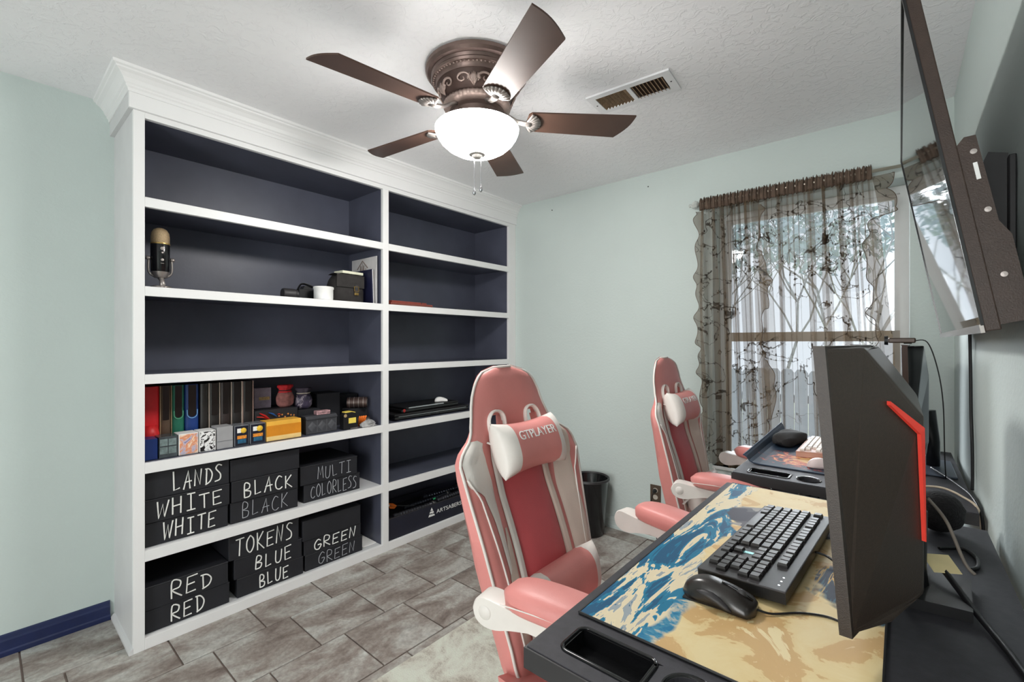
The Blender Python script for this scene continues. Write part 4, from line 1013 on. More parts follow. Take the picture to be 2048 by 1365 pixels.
def chalk(word, y0, y1, z0, z1, x, r, mat, parent, slope=0, seed=1):
    rnd = random.Random(seed * 31 + len(word)); n = len(word); cw = (y1 - y0) / n; mb = MB()
    for i, ch in enumerate(word):
        dz = rnd.uniform(-.06, .06) * (z1 - z0); sc = rnd.uniform(.9, 1.08); sl = rnd.uniform(-.05, .12)
        for st_ in GL[ch]:
            P = [Vector((x, y0 + cw * (i + .08 + .78 * (a + sl * (b - .5))), z0 + (z1 - z0) * b * sc + dz + slope * (i / n))) for a, b in st_]
            if ch in 'SCODGURB': P = smoothpath(P, 4)
            mb.tube(P, r, 6)
    return mb.build('chalk_lettering', mat, parent)
def sbox(word, label, y0, y1, z0, z1, xf, dim=False, seed=1, ty=None, lid=True, dep=.33):
    t = thing('storage_box', label, 'box', (xf, (y0 + y1) / 2, z0), 0, 'black chalk lettered storage boxes')
    w = (y1 - y0) / 2; h = z1 - z0 - .0015
    body = box('box_body', (-dep, -w, 0), (0, w, h - .003), m_cardblack, t, .0015, 1)
    lidp = box('lid', (-dep - .001, -w - .001, h - .006), (.0018, w + .001, h), m_cardblack, t, .0015, 1)
    if word:
        a, b = ty or (-.72, .72)
        chalk(word, w * a, w * b, h * .16, h * .86, .0022, .0018 if dim else .0030, m_chalkdim if dim else m_chalk, t, 0, seed)
    return t
zE, zB = .421, .049
sbox('WHITE', 'lowest black box lettered WHITE in the left stack on the upper box shelf', .466, .785, zE, zE + .104, -2.478, seed=1, ty=(-.62, .72))
sbox('WHITE', 'middle black box lettered WHITE beneath the LANDS box', .466, .790, zE + .104, zE + .206, -2.472, seed=2, ty=(-.78, .85))
sbox('LANDS', 'black box lettered LANDS on top of the left stack', .464, .789, zE + .206, zE + .325, -2.474, seed=3, ty=(-.4, .85))
sbox('BLACK', 'lowest black box lettered BLACK in thin chalk in the middle stack', .797, 1.122, zE, zE + .104, -2.480, True, 4)
sbox('BLACK', 'black box lettered BLACK in bold chalk in the middle of its stack', .800, 1.120, zE + .104, zE + .208, -2.474, seed=5, ty=(-.7, .85))
sbox('', 'blank black box on top of the two BLACK boxes', .796, 1.128, zE + .208, zE + .315, -2.476)
sbox('COLORLESS', 'black box lettered COLORLESS under the MULTI box', 1.165, 1.505, zE, zE + .100, -2.500, True, 6, (-.8, .9))
sbox('MULTI', 'black box lettered MULTI at the right of the upper box shelf', 1.142, 1.484, zE + .100, zE + .205, -2.494, True, 7, (-.45, .8))
sbox('RED', 'lower black box lettered RED on the bottom shelf', .463, .790, zB, zB + .100, -2.474, seed=8, ty=(-.45, .4))
sbox('RED', 'upper black box lettered RED above the other RED box', .462, .783, zB + .100, zB + .203, -2.470, seed=9, ty=(-.45, .62))
sbox('BLUE', 'lowest black box lettered BLUE under the other BLUE box', .826, 1.150, zB, zB + .096, -2.478, seed=10, ty=(-.4, .55))
sbox('BLUE', 'black box lettered BLUE just under the TOKENS box', .812, 1.142, zB + .096, zB + .196, -2.476, seed=11, ty=(-.45, .7))
sbox('TOKENS', 'black box lettered TOKENS on top of the two BLUE boxes', .787, 1.124, zB + .196, zB + .314, -2.473, seed=12, ty=(-.85, .85))
sbox('GREEN', 'lowest black box lettered GREEN in faint chalk', 1.164, 1.512, zB, zB + .090, -2.482, True, 13, (-.6, .75))
sbox('GREEN', 'black box lettered GREEN in bold chalk above the faint GREEN box', 1.156, 1.500, zB + .090, zB + .172, -2.480, seed=14, ty=(-.7, .85))
sbox('', 'blank tall black box on top of the GREEN boxes', 1.146, 1.494, zB + .172, zB + .285, -2.474)
# loose light boards lying on the bottom shelf
tag(box('cardboard_sheet', (-2.80, 1.528, .0495), (-2.50, 1.62, .056), m_paper, None, .001), 'white card sheets lying on the bottom shelf beside the GREEN boxes', 'card')

# ------------------------------------------------------------------ shelf with binders and game boxes
zD = .794
def binder(label, y0, y1, c, inset, edge=None, h=.312, u=False, extra=None):
    t = thing('binder', label, 'binder', (-2.60, (y0 + y1) / 2, zD), 0, 'binders in a row'); w = (y1 - y0) / 2 - .0012
    n = 14; out = [(-.215, -w), (-.215, w)] + [(-.012 + .012 * math.sin(math.pi * k / n), w * math.cos(math.pi * k / n)) for k in range(n + 1)]
    auto_smooth(MB().prism(out, lambda a, b, d: Vector((a, b, d)), 0, h).build('cover', c, t), 60)
    if inset:
        q = []
        zb = .172 if u else .155
        for k in range(9): a = math.pi * k / 8; q.append((w * .55 * math.cos(a + math.pi), zb - w * (.55 if u else .1) * math.sin(a)))
        q = [(-w * .55, h - .002)] + q + [(w * .55, h - .002)]
        MB().prism(q, lambda a, b, d: Vector((d, a, b)), -.004, .0012).build('spine_window', inset, t)
    if edge:
        for s in (-1, 1): MB().box((-.016, s * w - .0016, .001), (-.001, s * w + .0016, h + .001)).build('cover_edge', edge, t)
    if extra: extra(t, w, h)
    return t
mB = M('binder_black', (34, 31, 30), .45, var=.2); mW = M('window_dark', (26, 23, 22), .3)
mEd = M('binder_edge', (176, 162, 150), .5)
def cap_red(t, w, h): MB().tube([(-.002, 0, .002), (.001, 0, .10), (-.002, 0, .135)], [w * .95, w * .98, w * .7], 12).build('red_cap', M('bright_red', (226, 40, 44), .45), t, True)
def ub(colr):
    def f(t, w, h):
        pts = [Vector((.001, w * .72 * math.cos(math.pi + math.pi * k / 12), .172 + w * .75 * math.sin(math.pi + math.pi * k / 12))) for k in range(13)]
        MB().tube([pts[0] + Vector((0, 0, .02))] + pts + [pts[-1] + Vector((0, 0, .02))], .0022, 6).build('spine_piping', colr, t, True)
    return f
binder('bright red rounded binder at the left end of the row', .470, .545, M('red_cloth', (222, 30, 40), .5), None, extra=cap_red)
binder('brown black binder between the red and green binders', .545, .590, M('brown_binder', (98, 78, 62), .5, var=.2), mW, M('tan_edge', (170, 144, 112), .5))
binder('green spined binder beside the blue binder', .590, .641, M('green_binder', (34, 116, 92), .45), mW, u=True, extra=ub(M('mint', (96, 178, 140), .5)))
binder('blue spined binder with pale piping', .641, .700, M('blue_binder', (26, 62, 132), .4), mW, u=True, extra=ub(M('sky_blue', (120, 170, 220), .5)))
binder('plain black binder next to the blue binder', .702, .740, mB, None)
binder('black binder with pale edges, first after the plain black binder', .741, .789, mB, mW, mEd)
binder('black brown binder with no pale edges in the middle of the pale edged ones', .790, .839, M('binder_umber', (48, 38, 36), .5), mW)
binder('black binder with pale edges, second from the right end of the row', .840, .890, mB, mW, mEd)
binder('black binder with brown edges at the right end of the row', .892, .944, mB, mW, M('rose_edge', (168, 140, 130), .5))
def art_mat(name, stops, sc, dist=1.0):
    m, nt, p = new_mat(name); nz = noise(nt, coords(nt), sc, 4, .6, dist); rp = ramp(nt, [(a, col(*c)) for a, c in stops], 'CONSTANT' if dist > 1.2 else 'LINEAR')
    nt.links.new(nz, rp.inputs[0]); nt.links.new(rp.outputs[0], p.inputs['Base Color']); p.inputs['Roughness'].default_value = .4; return m
def deck(name, label, y0, y1, h, mat, front=None, frontpart='front_print', dep=.086, xf=-2.492, z0=zD, cat='box', inset=.003):
    t = thing(name, label, cat, (xf, (y0 + y1) / 2, z0)); w = (y1 - y0) / 2 - .0012
    box('carton', (-dep, -w, 0), (0, w, h), mat, t, .0015, 1)
    if front is not None: box(frontpart, (0.0, -w + inset, inset), (.0008, w - inset, h - inset), front, t)
    return t
deck('deck_box', 'dark blue plastic deck box at the left end of the shelf', .463, .515, .092, M('deep_blue', (22, 52, 116), .35))
g = deck('deck_box', 'smoky clear card case with grey green cards inside', .517, .588, .094, M('smoke_plastic', (72, 80, 84), .2, var=.3, scale=30))
for k in range(4): box('card_stack', (.0002, -.031 + .032 * (k % 2), .018 + .036 * (k // 2)), (.0016, -.003 + .032 * (k % 2), .048 + .036 * (k // 2)), M('grey_green_cards', (112, 128, 128), .5, var=.35, scale=60), g)
deck('card_box', 'small box with an orange and lilac picture front', .590, .668, .096, m_paper, art_mat('orange_lilac_art', [(.3, (120, 110, 160)), (.42, (196, 190, 206)), (.5, (226, 140, 84)), (.58, (240, 224, 204)), (.68, (196, 84, 56))], 22))
deck('card_box', 'small box with a black and white ink picture front', .670, .739, .097, m_paper, art_mat('ink_art', [(.0, (24, 24, 26)), (.46, (236, 236, 236)), (.56, (30, 30, 32)), (.62, (232, 232, 232))], 26, 1.5))
g = deck('card_box', 'plain grey two part card box between the pictured boxes', .742, .813, .106, M('plain_grey_card', (158, 158, 160), .6))
box('lid_seam', (0, -.034, .036), (.0012, .034, .039), M('seam_grey', (120, 120, 124), .6), g)
for k, (a, b, lb) in enumerate(((.817, .885, 'left of the two black and yellow game boxes'), (.888, .963, 'right of the two black and yellow game boxes'))):
    g = deck('game_box', lb, a, b, .102, M('clear_sleeve', (120, 124, 130), .2), M('night_navy', (26, 30, 44), .35))
    w = (b - a) / 2
    MB().lathe([(.0001, .0034), (w * .36, .0032), (w * .40, .001)], 20, (0, w * .22, .076), 'x').build('yellow_emblem', M('emblem_yellow', (240, 196, 60), .5), g, True)
    box('white_letters', (.0008, -w * .62, .066), (.0018, -w * .1, .088), m_paper, g)
    box('orange_title', (.0008, -w * .62, .036), (.0018, w * .62, .052), M('title_orange', (222, 140, 50), .5, var=.3, scale=120), g)
    box('blue_band', (.0008, -w * .55, .014), (.0018, w * .55, .034), M('band_blue', (40, 96, 128), .5, var=.3, scale=80), g)
g = deck('carton', 'orange and yellow cardboard carton lying in front of the black game box', .966, 1.147, .102, M('amber_card', (236, 178, 66), .55), None)
box('orange_band', (0, -.089, .026), (.0009, .089, .080), M('orange_band', (214, 136, 28), .5), g); box('cream_band', (0, -.089, .002), (.0009, .089, .024), M('cream_band', (240, 206, 136), .5), g)
g = deck('game_box', 'large black game box with a red and blue picture, behind the orange carton', .947, 1.172, .150, m_cardblack, None, dep=.19, xf=-2.588)
for (a, b, c, d, rr, mm) in ((-.09, .138, -.04, .10, .018, (206, 44, 44)), (-.105, .120, -.05, .104, .012, (226, 70, 60)), (-.045, .136, -.005, .112, .016, (40, 96, 170)), (.0, .122, .02, .118, .009, (207, 60, 44))):
    MB().tube([(.001, a, b), (.001, (a + c) / 2, (b + d) / 2 + .004), (.001, c, d)], [rr * .5, rr, rr * .5], 6, flat=.3).build('picture', M('pic%d' % mm[0], mm, .5), g)
for k in range(6): MB().lathe([(.0001, .002), (.004, .0016), (.005, .0)], 8, (0, .01 + .016 * k, .112 + .008 * math.sin(k * 2.4)), 'x').build('picture_dot', M('pic_gold', (196, 130, 70), .5), g)
deck('black_carton', 'plain black carton between the game box and the black cube', 1.176, 1.306, .128, m_cardblack, dep=.19, xf=-2.600)
g = deck('small_box', 'small grey lilac box standing on the black game box', .975, 1.066, .112, M('lilac_stone', (142, 130, 146), .6, var=.2, scale=40), None, dep=.05, xf=-2.68, z0=zD + .151)
box('gilt_title', (0, -.02, .045), (.0012, .036, .062), M('gilt', (176, 146, 96), .5, var=.4, scale=120), g)
def pouch(name, label, loc, w, d, h, mats, seed):
    rnd = random.Random(seed); t = thing(name, label, 'pouch', loc); rings = []; n = 28
    for k in range(13):
        q = k / 12; e = interp([(0, .55), (.12, .92), (.45, 1), (.7, .72), (.8, .55), (.9, .85), (1, .8)], q); ring = []
        for j in range(n):
            a = j * 2 * math.pi / n; wob = 1 + .06 * math.sin(a * 5 + seed) + (.10 * math.sin(a * 9 + seed) if q > .68 else 0)
            ring.append(Vector((d * e * wob * math.cos(a), w * e * wob * math.sin(a), h * q)))
        rings.append(ring)
    MB().loft(rings[:9]).build('pouch_body', mats[0], t, True); MB().loft(rings[8:]).build('gathered_top', mats[1], t, True)
    MB().tube([p * 1.0 + Vector((0, 0, 0)) for p in [Vector((p.x * 1.08, p.y * 1.08, p.z)) for p in rings[9]]] + [Vector((rings[9][0].x * 1.08, rings[9][0].y * 1.08, rings[9][0].z))], .0028, 6).build('drawstring', mats[2], t, True)
    return t
pouch('dice_pouch', 'red topped drawstring pouch on the black game box', (-2.655, 1.128, zD + .1505), .048, .036, .124, (M('dusty_rose', (150, 96, 92), .8, var=.4, scale=40), M('crimson_cloth', (190, 26, 36), .7, var=.25, scale=40), M('dark_cord', (40, 36, 38), .7)), 2)
pouch('dice_pouch', 'dark purple patterned drawstring pouch beside the red topped one', (-2.65, 1.232, zD + .1285), .050, .036, .122, (art_mat('purple_swirl', [(.35, (50, 46, 62)), (.48, (72, 64, 88)), (.55, (176, 166, 176)), (.6, (60, 54, 72))], 18), M('plum_cloth', (66, 58, 72), .8, var=.3), M('ivory_cord', (206, 196, 178), .7)), 6)
ch = deck('chest_box', 'charcoal chest shaped box with three carved diamonds', 1.180, 1.362, .082, M('charcoal_resin', (62, 63, 68), .5), None, dep=.085, xf=-2.505)
MB().prism([(-.09, .0825), (.004, .0825), (.004, .086), (-.012, .100), (-.075, .100), (-.09, .086)], lambda a, b, d: Vector((a, d, b)), -.0915, .0915).build('lid', M('charcoal_lid', (56, 57, 62), .5), ch)
for k in (-1, 0, 1):
    MB().loft([[Vector((.0, k * .057 + dy * .026, .042 + dz * .030)) for dy, dz in ((-1, 0), (0, -1), (1, 0), (0, 1))], [Vector((.003, k * .057 + dy * .013, .042 + dz * .015)) for dy, dz in ((-1, 0), (0, -1), (1, 0), (0, 1))]]).build('carved_diamond', M('diamond_resin', (78, 79, 84), .5), ch)
    MB().tube([Vector((.001, k * .057 + a * .027, .042 + b * .034)) for a, b in ((-1, -1), (1, -1), (1, 1), (-1, 1), (-1, -1))], .0018, 5).build('panel_bead', M('diamond_resin', (78, 79, 84), .5), ch)
g = deck('dice_case', 'small pink speckled case on the lid of the chest box', 1.250, 1.332, .022, M('pink_speckle', (178, 140, 144), .35, var=.5, scale=90), None, dep=.04, xf=-2.525, z0=zD + .1005); box('case_seam', (0, -.038, .010), (.001, .038, .012), m_dark, g)
deck('black_cube', 'matt black cube box behind the chest box', 1.318, 1.466, .205, M('matt_black', (22, 23, 30), .7), None, dep=.14, xf=-2.66)
deck('black_carton', 'dark grey box at the back beside the black cube', 1.477, 1.618, .180, m_cardblack, None, dep=.11, xf=-2.71)
deck('black_carton', 'low dark box carrying the silver cylinder', 1.490, 1.622, .100, M('charcoal_card', (36, 37, 42), .6), None, dep=.085, xf=-2.60)
def hcyl(label, p0, p1, r, mat, bands):
    t = thing('metal_cylinder', label, 'cylinder', (0, 0, 0)); p0, p1 = Vector(p0), Vector(p1)
    MB().tube([p0, p1], r, 28).build('barrel', mat, t); auto_smooth(t.children[0], 40) if t.children else None
    d = (p1 - p0)
    for q in bands: MB().tube([p0 + d * (q - .012), p0 + d * (q + .012)], r * 1.06, 28).build('band', m_pewter, t)
    MB().tube([p1 - d * .002, p1 + d * .012], [r * .66, r * .66], 24).build('end_ring', m_pewter, t); MB().tube([p1 + d * .0122, p1 + d * .014], [r * .42, r * .42], 24).build('end_hole', m_black, t)
    return t
hcyl('bronze banded cylinder lying on the low dark box', (-2.650, 1.510, zD + .1355), (-2.578, 1.604, zD + .1355), .033, M('bronze_barrel', (84, 68, 64), .3, .5), (.12, .35, .58, .82))
hcyl('short grey tube lying at the right end of the shelf', (-2.592, 1.535, zD + .0235), (-2.545, 1.602, zD + .0235), .023, M('grey_tube', (74, 72, 72), .4, .3), (.9,))
tm = thing('tape_measure', 'black and yellow tape measure standing at the shelf front', 'tape measure', (-2.485, 1.435, zD))
MB().prism([(-.044, 0), (.044, 0), (.046, .06), (.036, .092), (.010, .100), (-.032, .098), (-.044, .080)], lambda a, b, d: Vector((d, a, b)), -.042, 0).build('case', m_black, tm)
MB().prism([(-.032, .0985), (.010, .1005), (.034, .094), (.034, .098), (.010, .105), (-.032, .103)], lambda a, b, d: Vector((d, a, b)), -.040, -.002).build('top_strip', M('tape_yellow', (240, 214, 96), .45), tm)
box('label_plate', (0, -.012, .034), (.002, .036, .066), M('tape_yellow', (240, 214, 96), .45), tm, .0008); MB().lathe([(.0001, .003), (.009, .0025), (.010, 0)], 16, (0, -.032, .082), 'x').build('rivet', M('tan_rivet', (176, 150, 110), .5), tm); box('blade_tip', (-.03, -.0, .001), (.004, .044, .006), m_pewter, tm)
rnd = random.Random(12); mb = MB(); rings = []
for k in range(9):
    a = math.pi * (.5 - k / 16) ; rings.append([Vector((.030 * math.cos(j * .4488 * 1.0) * math.sin(math.pi / 2 * (8 - k) / 8 + .05) * rnd.uniform(.75, 1.15), .056 * math.sin(j * .4488) * math.sin(math.pi / 2 * (8 - k) / 8 + .05) * rnd.uniform(.75, 1.15), .001 + .040 * math.sin(math.pi / 2 * k / 8) * rnd.uniform(.85, 1.05) if k else .001)) for j in range(14)])
tag(mb.loft(rings).build('plastic_bag', M('grey_film', (158, 158, 158), .25, var=.25, scale=40), None, False, (-2.484, 1.553, zD)), 'crumpled grey plastic bag at the right end of the shelf', 'bag')
oc = thing('orange_clip', 'bright orange plastic clip behind the grey bag', 'clip', (-2.527, 1.535, zD + .001))
for k in range(4): MB().tube([(0, -.02 + .012 * k, 0.0), (.012, -.022 + .013 * k, .052), (.016, -.02 + .014 * k, .062)], [.006, .007, .005], 8).build('prong', M('safety_orange', (238, 120, 36), .45), oc, True)

# ------------------------------------------------------------------ second shelf: microphone, camera, cup, bag, folders
z2 = 1.549
mc = thing('usb_microphone', 'black and gold desk microphone on a silver stand at the left end of the shelf', 'microphone', (-2.53, .531, z2))
auto_smooth(MB().lathe([(.032, .076), (.035, .080), (.0355, .200), (.034, .204)], 32).build('body', m_gloss, mc), 40)
auto_smooth(MB().lathe([(.034, .204), (.0345, .212), (.0345, .235), (.032, .252), (.024, .266), (.012, .273), (.0001, .275)], 32).build('grille', M('gold_mesh', (176, 152, 118), .5, .3, var=.25, scale=300, bmp=.0008, bscale=900), mc), 60)
auto_smooth(MB().lathe([(.0358, .199), (.0365, .202), (.0358, .205)], 32).build('gold_ring', M('brass', (196, 164, 100), .3, .9), mc), 60)
for s in (-1, 1):
    MB().tube(smoothpath([(0, s * .041, .135), (0, s * .043, .10), (0, s * .040, .072), (0, s * .026, .058), (0, 0, .054)]), .0048, 8).build('yoke_arm', m_pewter, mc, True)
    MB().lathe([(.007, .036), (.0085, .040), (.0085, .050), (.006, .053)], 16, (0, 0, .135), 'y').xf(Matrix.Scale(s, 4, Vector((0, 1, 0)))).build('yoke_knob', m_pewter, mc, True)
auto_smooth(MB().lathe([(.022, .050), (.026, .056), (.032, .072), (.033, .077)], 28).build('lower_cup', m_pewter, mc))
rg = [Vector((.012 + .034 * math.cos(a), .034 * math.sin(a), .006)) for a in [k * 2 * math.pi / 28 for k in range(29)]]
MB().tube(rg, .0058, 8).build('base_ring', m_pewter, mc, True); MB().tube([(.044, 0, .006), (.030, 0, .034), (.004, 0, .052)], [.012, .010, .012], 10).build('stem', m_pewter, mc, True)
for z, r in ((.178, .0075), (.160, .004), (.128, .0058)): MB().lathe([(.0001, .038), (r, .0375), (r, .034)], 16, (0, 0, z), 'x').build('badge' if z > .17 else 'button', m_pewter, mc)
box('button_line', (.0352, -.006, .1115), (.0362, .006, .1135), m_pewter, mc)
cm = thing('camera', 'black photo camera with a strap behind the white cup', 'camera', (-2.62, 1.235, z2))
box('camera_body', (-.035, -.055, 0), (.03, .05, .064), m_black, cm, .006); MB().prism([(-.028, .064), (.028, .064), (.018, .086), (-.018, .086)], lambda a, b, d: Vector((d, a, b)), -.03, .02).build('viewfinder', m_black, cm)
auto_smooth(MB().lathe([(.028, -.135), (.031, -.130), (.031, -.07), (.027, -.066), (.027, -.054)], 28, (0, 0, .033), 'y').build('lens', m_dark, cm)); MB().lathe([(.0001, -.1345), (.026, -.1348)], 24, (0, 0, .033), 'y', cap=False).build('front_glass', m_gloss, cm)
MB().tube(smoothpath([(.0, -.05, .062), (.02, -.035, .095), (.03, .02, .082), (.035, .06, .058), (.036, .075, .02)]), .009, 8, flat=.3).build('strap', m_black, cm, True)
cu = thing('ceramic_cup', 'plain white round cup at the shelf front', 'cup', (-2.512, 1.283, z2))
auto_smooth(MB().lathe([(.048, 0), (.052, .004), (.052, .062), (.055, .066), (.055, .076), (.051, .078), (.047, .074), (.046, .010), (.0001, .008)], 40, cap=False).build('cup_wall', m_paper, cu), 40); MB().lathe([(.0001, .0), (.048, .0)], 40, cap=False).build('cup_foot', m_paper, cu)
bgm = M('black_canvas', (44, 41, 40), .8, var=.25, scale=40, bmp=.0008, bscale=300)
bgp = thing('camera_bag', 'black canvas camera bag with a brass buckle', 'bag', (-2.60, 1.465, z2))
rings = []
for k in range(11):
    q = k / 10; e = interp([(0, .97), (.1, 1), (.6, .97), (.85, .86), (1, .7)], q); ring = []
    for j in range(28):
        a = j * 2 * math.pi / 28; c, s = math.cos(a), math.sin(a); ring.append(Vector((.065 * e * math.copysign(abs(c) ** .5, c) + .003 * math.sin(q * 8 + a * 4), .105 * e * math.copysign(abs(s) ** .45, s), .165 * q)))
    rings.append(ring)
MB().loft(rings).build('bag_body', bgm, bgp, True)
MB().grid(lambda a, b: Vector((-.04 + .115 * a if a < .85 else .068 + .002 * (a - .85), (-.098 + .196 * b) * .92, .169 + .006 * math.sin(a * 3) if a < .85 else .168 - (a - .85) / .15 * .075)), 20, 10).build('flap', bgm, bgp, True)
MB().tube([(.0705, .022, .10), (.072, .022, .072), (.072, .050, .072), (.0705, .050, .10), (.0705, .022, .10)], .0026, 6).build('buckle', M('brass', (196, 164, 100), .3, .9), bgp); box('strap_tip', (.069, .026, .060), (.0725, .046, .112), m_dark, bgp); box('buckle_plate', (.070, .022, .048), (.0735, .050, .064), M('brass', (196, 164, 100), .3, .9), bgp, .001)
tag(MB().box((-.045, -.075, 0), (.045, .070, .016), .001, 1).build('paper_pad', M('cream_paper', (232, 232, 208), .7), None, False, (-2.595, 1.49, z2 + .178), (0, 0, R(5))), 'cream paper pad on top of the camera bag', 'notepad')
fo = thing('folder', 'dark navy folder leaning upright against the bookcase partition', 'folder', (-2.53, 1.590, z2))
MB().box((-.20, -.003, 0), (.04, .003, .215), .001, 1).xf(Matrix.Rotation(R(2.0), 4, 'X')).build('cover', M('navy_cover', (26, 28, 58), .5), fo); MB().box((-.198, .0035, .002), (.0405, .0065, .213)).xf(Matrix.Rotation(R(2.0), 4, 'X')).build('page_block', m_paper, fo)
pr_ = thing('art_print', 'tall white card with a grey house sketch behind the navy folder', 'print', (-2.53, 1.612, z2))
MB().box((-.24, -.0015, 0), (.05, .0015, .30), .0005, 1).build('card', M('pale_card', (206, 204, 204), .6), pr_)
mb = MB(); rnd = random.Random(4)
sk = M('sketch_brown', (112, 98, 92), .8)
for k in range(16):
    x = -.20 + .012 * k + rnd.uniform(-.004, .004); h = .20 + .07 * math.exp(-((x + .11) / .05) ** 2) + rnd.uniform(-.015, .01); mb.tube([(x, -.002, .20), (x + rnd.uniform(-.006, .006), -.002, h)], [.004, .0025], 5, flat=.4)
mb.tube([(-.17, -.002, .235), (-.11, -.002, .285), (-.05, -.002, .235)], .004, 5); mb.build('sketch', sk, pr_)
nb = thing('notebook', 'red brown leather notebook, lower of the two on the right bay shelf', 'notebook', (-2.575, 1.875, z2)); rb = M('oxblood_leather', (140, 66, 56), .5, var=.15)
box('cover', (-.11, -.17, 0), (.11, .17, .018), rb, nb, .003); box('page_edge', (-.105, -.165, .004), (.1115, .165, .012), M('aged_page', (112, 62, 52), .7), nb)
nb2 = thing('notebook', 'thin red brown notebook stacked on top of the other one', 'notebook', (-2.585, 1.86, z2 + .0183), R(4))
box('cover', (-.10, -.15, 0), (.10, .15, .013), rb, nb2, .003); box('elastic_band', (-.1005, .10, -.0), (.1005, .106, .0136), m_dark, nb2)
tag(MB().grid(lambda a, b: Vector((-.11 + .22 * a, -.20 + .40 * b, .001 + .010 * math.sin(b * math.pi) * (1 - a * .6))), 8, 12).build('paper_sheet', m_paper, None, True, (-2.565, 2.44, z2), (0, 0, R(6))), 'loose white paper sheet on the upper right bay shelf', 'paper')

# ------------------------------------------------------------------ laptops on the right bay shelf
lp = thing('laptop', 'large closed black laptop at the bottom of the laptop stack', 'laptop', (-2.63, 2.09, zD)); box('base', (-.125, -.33, .004), (.125, .34, .024), m_gloss, lp, .005); box('lid', (-.125, -.33, .025), (.125, .34, .042), m_black, lp, .005); box('trim_line', (.1248, -.30, .0235), (.1262, .31, .0262), m_chrome, lp)
for y in (-.28, .28): box('rubber_foot', (-.09, y - .02, 0), (.09, y + .02, .0045), m_black, lp)
for y in (-.05, .02, .09): box('port', (.1248, y, .010), (.1258, y + .018, .017), m_dark, lp)
l2 = thing('laptop', 'smaller closed laptop with a silver edged lid on top of the large one', 'laptop', (-2.645, 2.08, zD + .0425), R(2)); box('base', (-.115, -.26, .003), (.115, .27, .022), m_gloss, l2, .004); box('lid', (-.115, -.22, .0225), (.115, .27, .034), m_black, l2, .004); box('silver_edge', (.1148, -.20, .0265), (.1165, .12, .0335), m_chrome, l2); MB().lathe([(.0001, .003), (.010, .0025), (.012, 0)], 16, (.113, -.235, .014), 'x').build('red_light', M('dim_red', (150, 36, 34), .4), l2)
for y in (-.2, .2): box('rubber_foot', (-.09, y - .02, 0), (.09, y + .02, .0035), m_black, l2)
mouse('small white mouse resting on the closed laptops', (-2.60, 2.175, zD + .0768), R(75), .098, .058, .034, m_paper, m_paper, False)

# ------------------------------------------------------------------ prop saber box on the right bay bottom shelf
sb = thing('saber_box', 'long black box lettered ARTSABERS on the bottom shelf', 'box', (-2.462, 2.13, .049))
m_ink = M('ink_blue_card', (24, 26, 42), .5, var=.1)
box('front_panel', (-.004, -.452, 0), (0, .452, .138), m_ink, sb); box('rear_panel', (-.30, -.452, 0), (-.296, .452, .138), m_ink, sb); box('tray_floor', (-.296, -.452, 0), (-.004, .452, .100), m_cardblack, sb)
for s in (-1, 1): box('end_panel', (-.296, s * .452 - (.004 if s > 0 else 0), .0), (-.004, s * .452 + (0 if s > 0 else .004), .138), m_ink, sb)
box('rim_line', (-.006, -.452, .136), (.0012, .452, .139), m_dark, sb)
me = text_mesh('ARTSABERS', .046, .0004); me.materials.append(m_paper); w = max(v.co.x for v in me.vertices)
for v in me.vertices: v.co = Vector((.0008 + v.co.z, -.055 + v.co.x * .235 / w, .066 + v.co.y * .85))
link('lettering', me, None, sb)
mb = MB()
tri = lambda pts: mb.prism(pts, lambda a, b, d: Vector((d, a, b)), .0002, .0012)
tri([(-.098, .118), (-.086, .096), (-.098, .096), (-.108, .098)]); tri([(-.110, .092), (-.084, .092), (-.078, .080), (-.092, .076), (-.100, .080), (-.116, .080)]); tri([(-.118, .074), (-.100, .072), (-.076, .070), (-.070, .058), (-.126, .058)])
mb.build('logo', m_paper, sb)
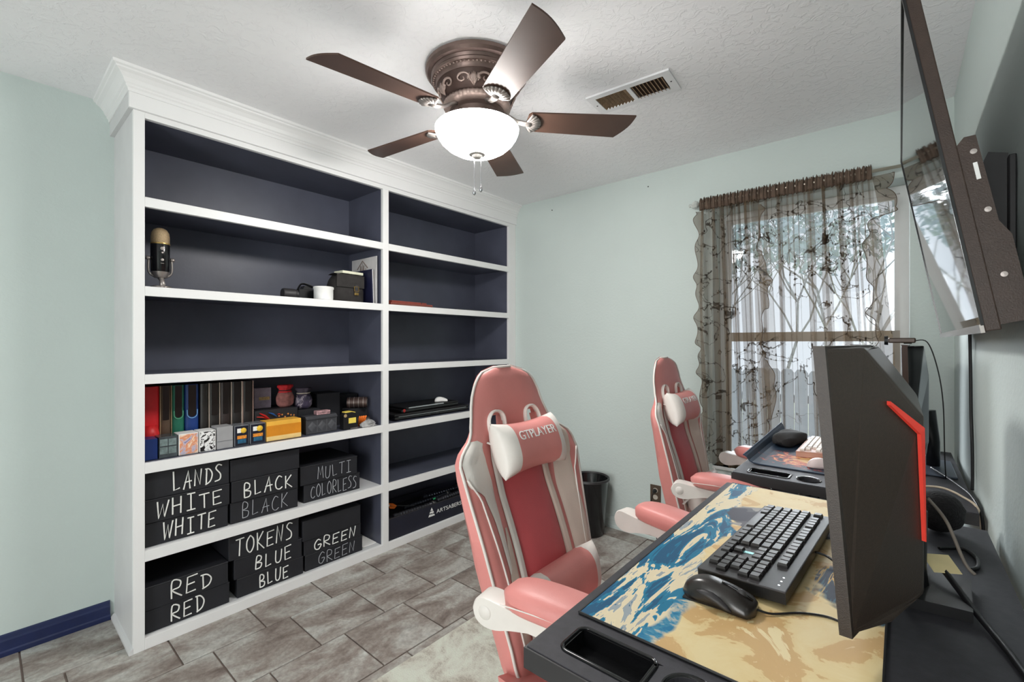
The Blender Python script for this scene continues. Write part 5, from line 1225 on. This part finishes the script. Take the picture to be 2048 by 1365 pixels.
def hilt(label, loc, rz, L, r, c, tip):
    t = thing('saber_hilt', label, 'prop saber', loc, rz, 'prop saber hilts')
    pr2 = [(r * .7, 0), (r, .004), (r, .03), (r * .8, .034), (r * .8, .05)]
    x = .05
    while x < L * .8: pr2 += [(r * .82, x), (r, x + .003), (r, x + .012), (r * .82, x + .015)]; x += .022
    pr2 += [(r * .9, L * .85), (r * 1.15, L * .88), (r * 1.15, L), (r * .8, L)]
    MB().lathe(pr2, 18, (0, 0, r * 1.16), 'y').build('grip', c, t); MB().lathe([(r * 1.18, L * .93), (r * 1.18, L * .95)], 18, (0, 0, r * 1.16), 'y').build('emitter_ring', m_pewter, t); box('switch', (r * .9, L * .6, r * .8), (r * 1.12, L * .6 + .02, r * 1.5), tip, t)
mh = M('gunmetal', (60, 60, 66), .35, .6, var=.25)
hilt('dark ribbed saber hilt nearest the box front edge', (-2.52, 1.76, .1495), R(-2), .34, .017, mh, m_pewter)
hilt('dark ribbed saber hilt lying at the right of the box', (-2.535, 2.14, .1495), R(3), .36, .018, mh, m_dark)
hilt('slim saber hilt behind the two front hilts', (-2.60, 1.90, .1495), R(1), .42, .015, M('steel_dark', (44, 46, 56), .3, .6), M('green_light', (50, 150, 96), .4, emit=.3))
hilt('short saber hilt at the far back of the box', (-2.67, 2.12, .1495), R(-4), .34, .017, M('steel_dark', (44, 46, 56), .3, .6), m_dark)
ar = thing('foam_dart', 'dark shafted dart with orange and white flights at the left of the box', 'dart', (-2.535, 1.735, .245))
MB().tube([(0, .0, 0), (-.02, .22, -.066)], .004, 8).build('shaft', m_black, ar)
for k in range(3):
    a = k * 2.094 + .4; n = Vector((math.cos(a), 0, math.sin(a)))
    MB().prism([(0, .0), (.012, .020), (.045, .020), (.062, .0)], lambda p, q, d, n=n: Vector((0, p, -p * .3)) + n * q + n.cross(Vector((0, 1, 0))) * d, -.001, .001).build('flight', M('safety_orange', (238, 120, 36), .45), ar)
MB().tube([(.001, -.014, .004), (0, .004, 0)], .006, 10).build('white_nock', m_paper, ar)
